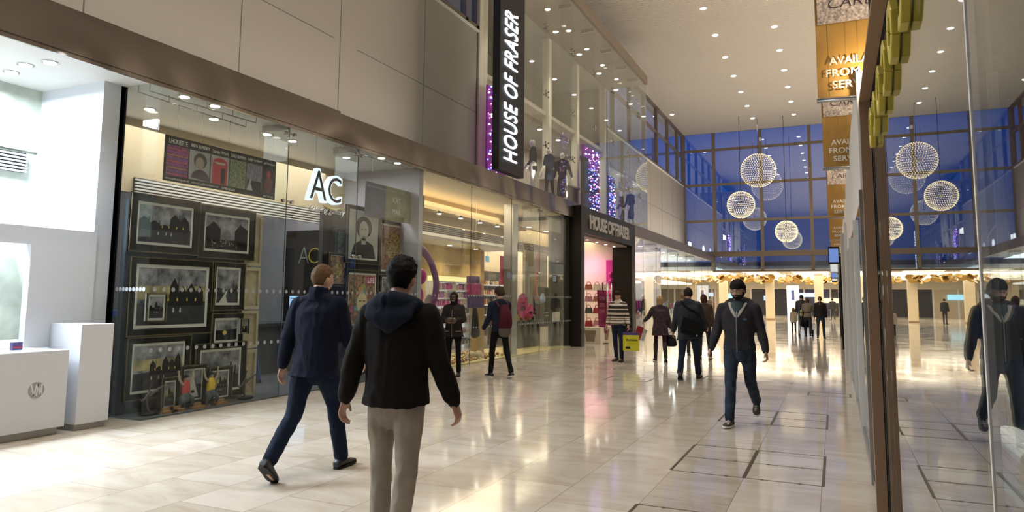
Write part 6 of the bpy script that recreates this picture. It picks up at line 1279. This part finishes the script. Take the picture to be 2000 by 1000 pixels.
# yellow carrier bag
hd = p5['hand'][-1]; t = thing('carrier_bag', 'bright yellow carrier bag with purple top held by the woman in stripes', 'shopping bag', hd)
Gm = Matrix.Translation(hd + Vector((.06, -.05, 0))) @ Matrix.Rotation(math.radians(14), 4, 'Z'); YL = mat('bag_yellow', (.62, .60, .02), .4)
b = MB(); b.box(-.17, -.06, -.50, .21, .06, -.13, Gm); b.build('bag', YL, t, bevel=.01); b = MB(); b.box(-.17, -.055, -.13, .21, .055, -.07, Gm); b.build('purple_lining', mat('bag_purple', (.06, .03, .20), .5), t)
b = MB(); b.tube([Gm @ Vector((-.06, 0, -.08)), Gm @ Vector((-.03, 0, .0)), Gm @ Vector((.08, 0, .0)), Gm @ Vector((.11, 0, -.08))], [.006] * 4, n=6); b.build('handle', mat('bag_purple', (.06, .03, .2)), t)
X3 = Gm.to_3x3()
fit_text('lettering', 'thorntons', M_INK, Gm @ Vector((-.10, -.062, -.27)), X3 @ Vector((1, 0, 0)), (0, 0, 1), .28, .06, .002, t, shear=.3, bold=.02)
fit_text('lettering', 'since 1911', M_INK, Gm @ Vector((-.04, -.062, -.34)), X3 @ Vector((1, 0, 0)), (0, 0, 1), .16, .02, .002, t)
b = MB(); b.box(-.11, -.063, -.455, .0, -.061, -.40, Gm); b.build('printed_label', M_INK, t)
t = thing('handbag', 'black shoulder bag under the arm of the woman in stripes', 'handbag', p5['S']((-.22, -.03, .1))); b = MB(); b.tube([p5['S']((-.24, -.05, -.05)), p5['S']((-.25, -.05, .22))], [(.04, .12), (.03, .1)], side=p5['G'] @ Vector((1, 0, 0)), n=12); b.build('bag', M_BLKM, t); b = MB(); b.tube([p5['S']((-.24, -.05, .2)), p5['S']((-.15, .0, .52)), p5['S']((-.22, .06, .2))], [(.012, .004)] * 3, n=6); b.build('strap', M_BLKM, t)
# bags of the blonde woman
hd = p6['hand'][-1]; t = thing('carrier_bag', 'small red and white carrier bag held out by the blonde woman', 'shopping bag', hd); Gm = Matrix.Translation(hd) @ Matrix.Rotation(.35, 4, 'Y') @ Matrix.Rotation(.3, 4, 'Z')
b = MB(); b.use(mat('bag_red', (.35, .01, .03), .4)).box(-.10, -.04, -.42, .06, .04, -.10, Gm); b.use(mat('bag_white', (.6, .6, .62), .4)).box(.06, -.04, -.42, .16, .04, -.12, Gm); b.build('bag', None, t); b = MB(); b.tube([Gm @ Vector((-.06, 0, -.1)), Gm @ Vector((0, 0, .0)), Gm @ Vector((.10, 0, -.12))], [.004] * 3, n=5); b.build('handle', M_MOUNT, t)
hd = p6['hand'][1]; t = thing('handbag', 'black handbag hanging from the right hand of the blonde woman', 'handbag', hd); b = MB(); b.tube([hd + Vector((0, 0, -.30)), hd + Vector((0, 0, -.1))], [(.16, .06), (.12, .04)], n=12); b.build('bag', M_BLKM, t); b = MB(); b.tube([hd + Vector((-.08, 0, -.12)), hd + Vector((0, 0, .01)), hd + Vector((.08, 0, -.12))], [.006] * 3, n=6); b.build('handle', M_BLKM, t)
# messenger bag
S7 = p7['S']; dx = p7['G'] @ Vector((1, 0, 0)); t = thing('messenger_bag', 'black messenger bag slung across the back of the man in the slate coat', 'shoulder bag', S7((.1, -.2, .02)))
M7 = Matrix.Translation(S7((.10, -.235, .03))) @ p7['G'].to_4x4() @ Matrix.Rotation(math.radians(14), 4, 'Y'); b = MB(); b.box(-.20, -.06, -.15, .20, .06, .16, M7); b.build('bag', BLK, t, bevel=.03); b = MB(); b.box(-.205, -.075, -.08, .205, -.055, .165, M7); b.build('flap', BLK, t, bevel=.008)
b = MB(); b.tube([M7 @ Vector((.17, .0, .15)), S7((.19, -.12, .3)), S7((.0, -.165, .40)), S7((-.12, -.10, .52)), S7((-.14, .05, .48)), S7((-.02, .17, .2)), S7((.18, .12, -.02))], [(.022, .006)] * 7, side=(0, 0, 1), n=8); b.build('strap', BLK, t)
b = MB(); b.box(.10, -.08, -.13, .13, -.062, -.10, M7); b.build('buckle', M_STEEL, t)
# ---------------------------------------------------------------- people further away
FV = .02
def far(label, x, y, yaw, h, topc, legc, hairc, st='short', fem=False, **k):
    ext = dict(vox=FV, wr=.004); ext.update(k)
    tn = 'far_top_%d_%d_%d' % tuple(int(c * 999) for c in topc); ln = 'far_leg_%d_%d_%d' % tuple(int(c * 999) for c in legc); tp = dict(mat=mat(tn, topc, .85), hem=.46, w=1.08); tp.update(ext.pop('tp', {}))
    return person('person', label, (x, y), yaw, h, female=fem, skin=ext.pop('skin', SKIN_W), top=tp, legs=dict(mat=mat(ln, legc, .85), w=.92), hair=dict(style=st, col=hairc, t=.014, **ext.pop('hr', {})), **ext)
def at(px, py): q = on_z(px, py, 0); return q.x, q.y
x, y = at(1566, 652); f1 = far('man in a dark grey coat walking away at the left of the distant family', x, y + .8, 0, 1.82, (.03, .032, .035), (.02, .03, .05), (.02, .015, .012), L=(-10, 14, 2), R=(12, 4, 2), build=1.1)
x, y = at(1551, 651); f2 = far('small child in a cream coat in the distant family', x, y, 0, 1.18, (.45, .38, .27), (.015, .02, .04), (.16, .09, .05), 'bob', True, child=True, L=(8, 4, 2), R=(-8, 8, 2), tp=dict(hem=.40, flare=1.2))
x, y = at(1579, 657); f3 = far('woman in a grey jacket with a pale shoulder bag pushing the pushchair', x, y, -4, 1.66, (.22, .19, .15), (.02, .022, .03), (.10, .05, .02), 'bob', True, aL=(30, 8, 50), aR=(30, 8, 50), L=(10, 4, 2), R=(-10, 12, 2))
x, y = at(1604, 661); f4 = far('woman in black with a long blonde ponytail and jeans walking beside the family', x, y, -2, 1.72, (.012, .009, .010), (.02, .045, .07), (.10, .06, .03), 'fringe', True, hr=dict(tail=(.40, .32, .22)), L=(-8, 10, 2), R=(10, 4, 2))
S3 = f3['S']; t = thing('handbag', 'pale and lime shoulder bag of the woman with the pushchair', 'handbag', S3((-.24, 0, .1))); b = MB(); b.tube([S3((-.25, 0, .02)), S3((-.25, 0, .2))], [(.06, .15), (.04, .1)], n=10); b.build('bag', mat('bag_lime', (.42, .42, .18), .6), t); b = MB(); b.tube([S3((-.25, -.08, .18)), S3((-.16, 0, .5)), S3((-.25, .08, .18))], [.008] * 3, n=6); b.build('strap', mat('bag_lime', (.4, .4, .2)), t)
bx, by = x - .62, y + 1.75; t = thing('pushchair', 'dark pushchair in front of the distant family', 'pushchair', (bx, by, 0))
b = MB(); b.tube([(bx, by - .2, .55), (bx, by, .5), (bx, by + .3, .75)], [(.22, .12), (.24, .14), (.2, .08)]); b.build('seat', BLK, t); b = MB(); b.tube([(bx, by - .1, .85), (bx, by + .1, .95), (bx, by + .3, .9)], [(.22, .06), (.25, .1), (.2, .05)]); b.build('canopy', BLK, t)
for dxx in (-.27, .27):
    for dy in (-.35, .35): b = MB(); b.cyl((bx + dxx - .02, by + dy, .13), (bx + dxx + .02, by + dy, .13), .13); b.build('wheel', M_BLKM, t)
    b = MB(); b.tube([(bx + dxx * .9, by + .35, .13), (bx + dxx * .9, by - .1, .55), (bx + dxx * .9, by - .55, 1.02)], [.014] * 3, n=8); b.tube([(bx + dxx * .9, by - .35, .13), (bx + dxx * .9, by + .0, .55)], [.014] * 2, n=8); b.build('frame_tube', M_STEEL, t)
b = MB(); b.cyl((bx - .25, by - .55, 1.02), (bx + .25, by - .55, 1.02), .018, n=8); b.build('handle', M_BLKM, t)
far('woman in a dark coat with brown hair half hidden behind the slate coated man', -3.05, 18.5, 20, 1.68, (.05, .028, .018), (.01, .01, .012), (.05, .02, .012), 'bob', True, L=(8, 4, 2), R=(-8, 6, 2))
far('man in brown whose head shows just left of the slate coated man', -3.75, 19.5, 10, 1.72, (.10, .05, .03), (.02, .02, .02), (.20, .12, .08), L=(8, 4, 2), R=(-8, 6, 2))
far('distant person in an orange brown top by the far left column', -8.1, 52.5, 150, 1.7, (.35, .16, .06), (.03, .03, .04), (.03, .02, .015), L=(6, 4, 2), R=(-6, 6, 2))
far('distant person in black standing by the white front in the far hall', -6.3, 56.5, 30, 1.75, (.015, .015, .02), (.02, .02, .03), (.02, .015, .01))
far('dark figure in the far hall near the right hand shops', -.2, 62, 10, 1.75, (.02, .02, .025), (.02, .02, .03), (.02, .015, .01), L=(8, 4, 2), R=(-8, 6, 2))
far('second dark figure in the far hall, beside the right hand shops', .6, 64, 200, 1.68, (.03, .02, .03), (.015, .015, .02), (.05, .03, .02), 'bob', True)
# ---------------------------------------------------------------- mannequins
M_MAN = mat('mannequin_white', (.62, .58, .52), .35)
def mannequin(label, px, py, x, z0, yaw, h, dress, hem, sl=True, lw=False, legmat=None):
    q = on_x(px, py, x); p = person('mannequin', label, (q.x, q.y), yaw, h, skin=(.80, .76, .70), female=True, L=(3, 2, 3), R=(-3, 4, 3), aL=(4, 12, 20), aR=(10, 16, 35), top=dict(mat=dress, name='dress', hem=hem, w=.95, cuff=.97 if sl else .02), legs=dict(mat=legmat, w=.8) if legmat else None, vox=.018, wr=.004, shoes=M_MAN)
    t = p['t']; t['category'] = 'mannequin'; t.location.z = z0
    for c in kids(t): pass
    b = MB(); b.cyl((q.x, q.y, z0 - .0), (q.x, q.y, z0 + .015), .18, n=20); o = b.build('base', M_STEEL); attach(o, t); return p
mannequin('mannequin in a black tunic and white trousers beside the tall vertical sign', 1041, 366, -8.3, 4.6, 110, 1.82, BLK, .40, True, legmat=mat('trousers_white', (.75, .72, .68), .7))
mannequin('mannequin in a sleeveless navy dress, middle of the three in the glass box', 1073, 372, -8.3, 4.6, 70, 1.85, fab('dress_navy', (.012, .016, .035)), .36, False, legmat=BLK)
mannequin('mannequin in a dark brown gown with raised arm, right of the navy dress', 1098, 380, -8.2, 4.6, 20, 1.85, fab('gown_brown', (.030, .022, .018)), .12)
mannequin('mannequin in dark evening wear above the right end of the entrance header', 1232, 440, -8.1, 4.6, 60, 1.82, BLK, .20)
mannequin('pale mannequin half lost in reflections at the corner of the glass box', 1214, 436, -8.6, 4.6, 90, 1.8, fab('gown_grey', (.12, .10, .11)), .15)
mannequin('mannequin in a black skirt outfit in the pink shop window', 1258, 668, -8.2, 0, 100, 1.78, BLK, .38)
mannequin('mannequin in a pale pink top further inside the pink shop', 1283, 655, -8.8, 0, 80, 1.78, mat('top_rose', (.45, .22, .26), .8), .44)
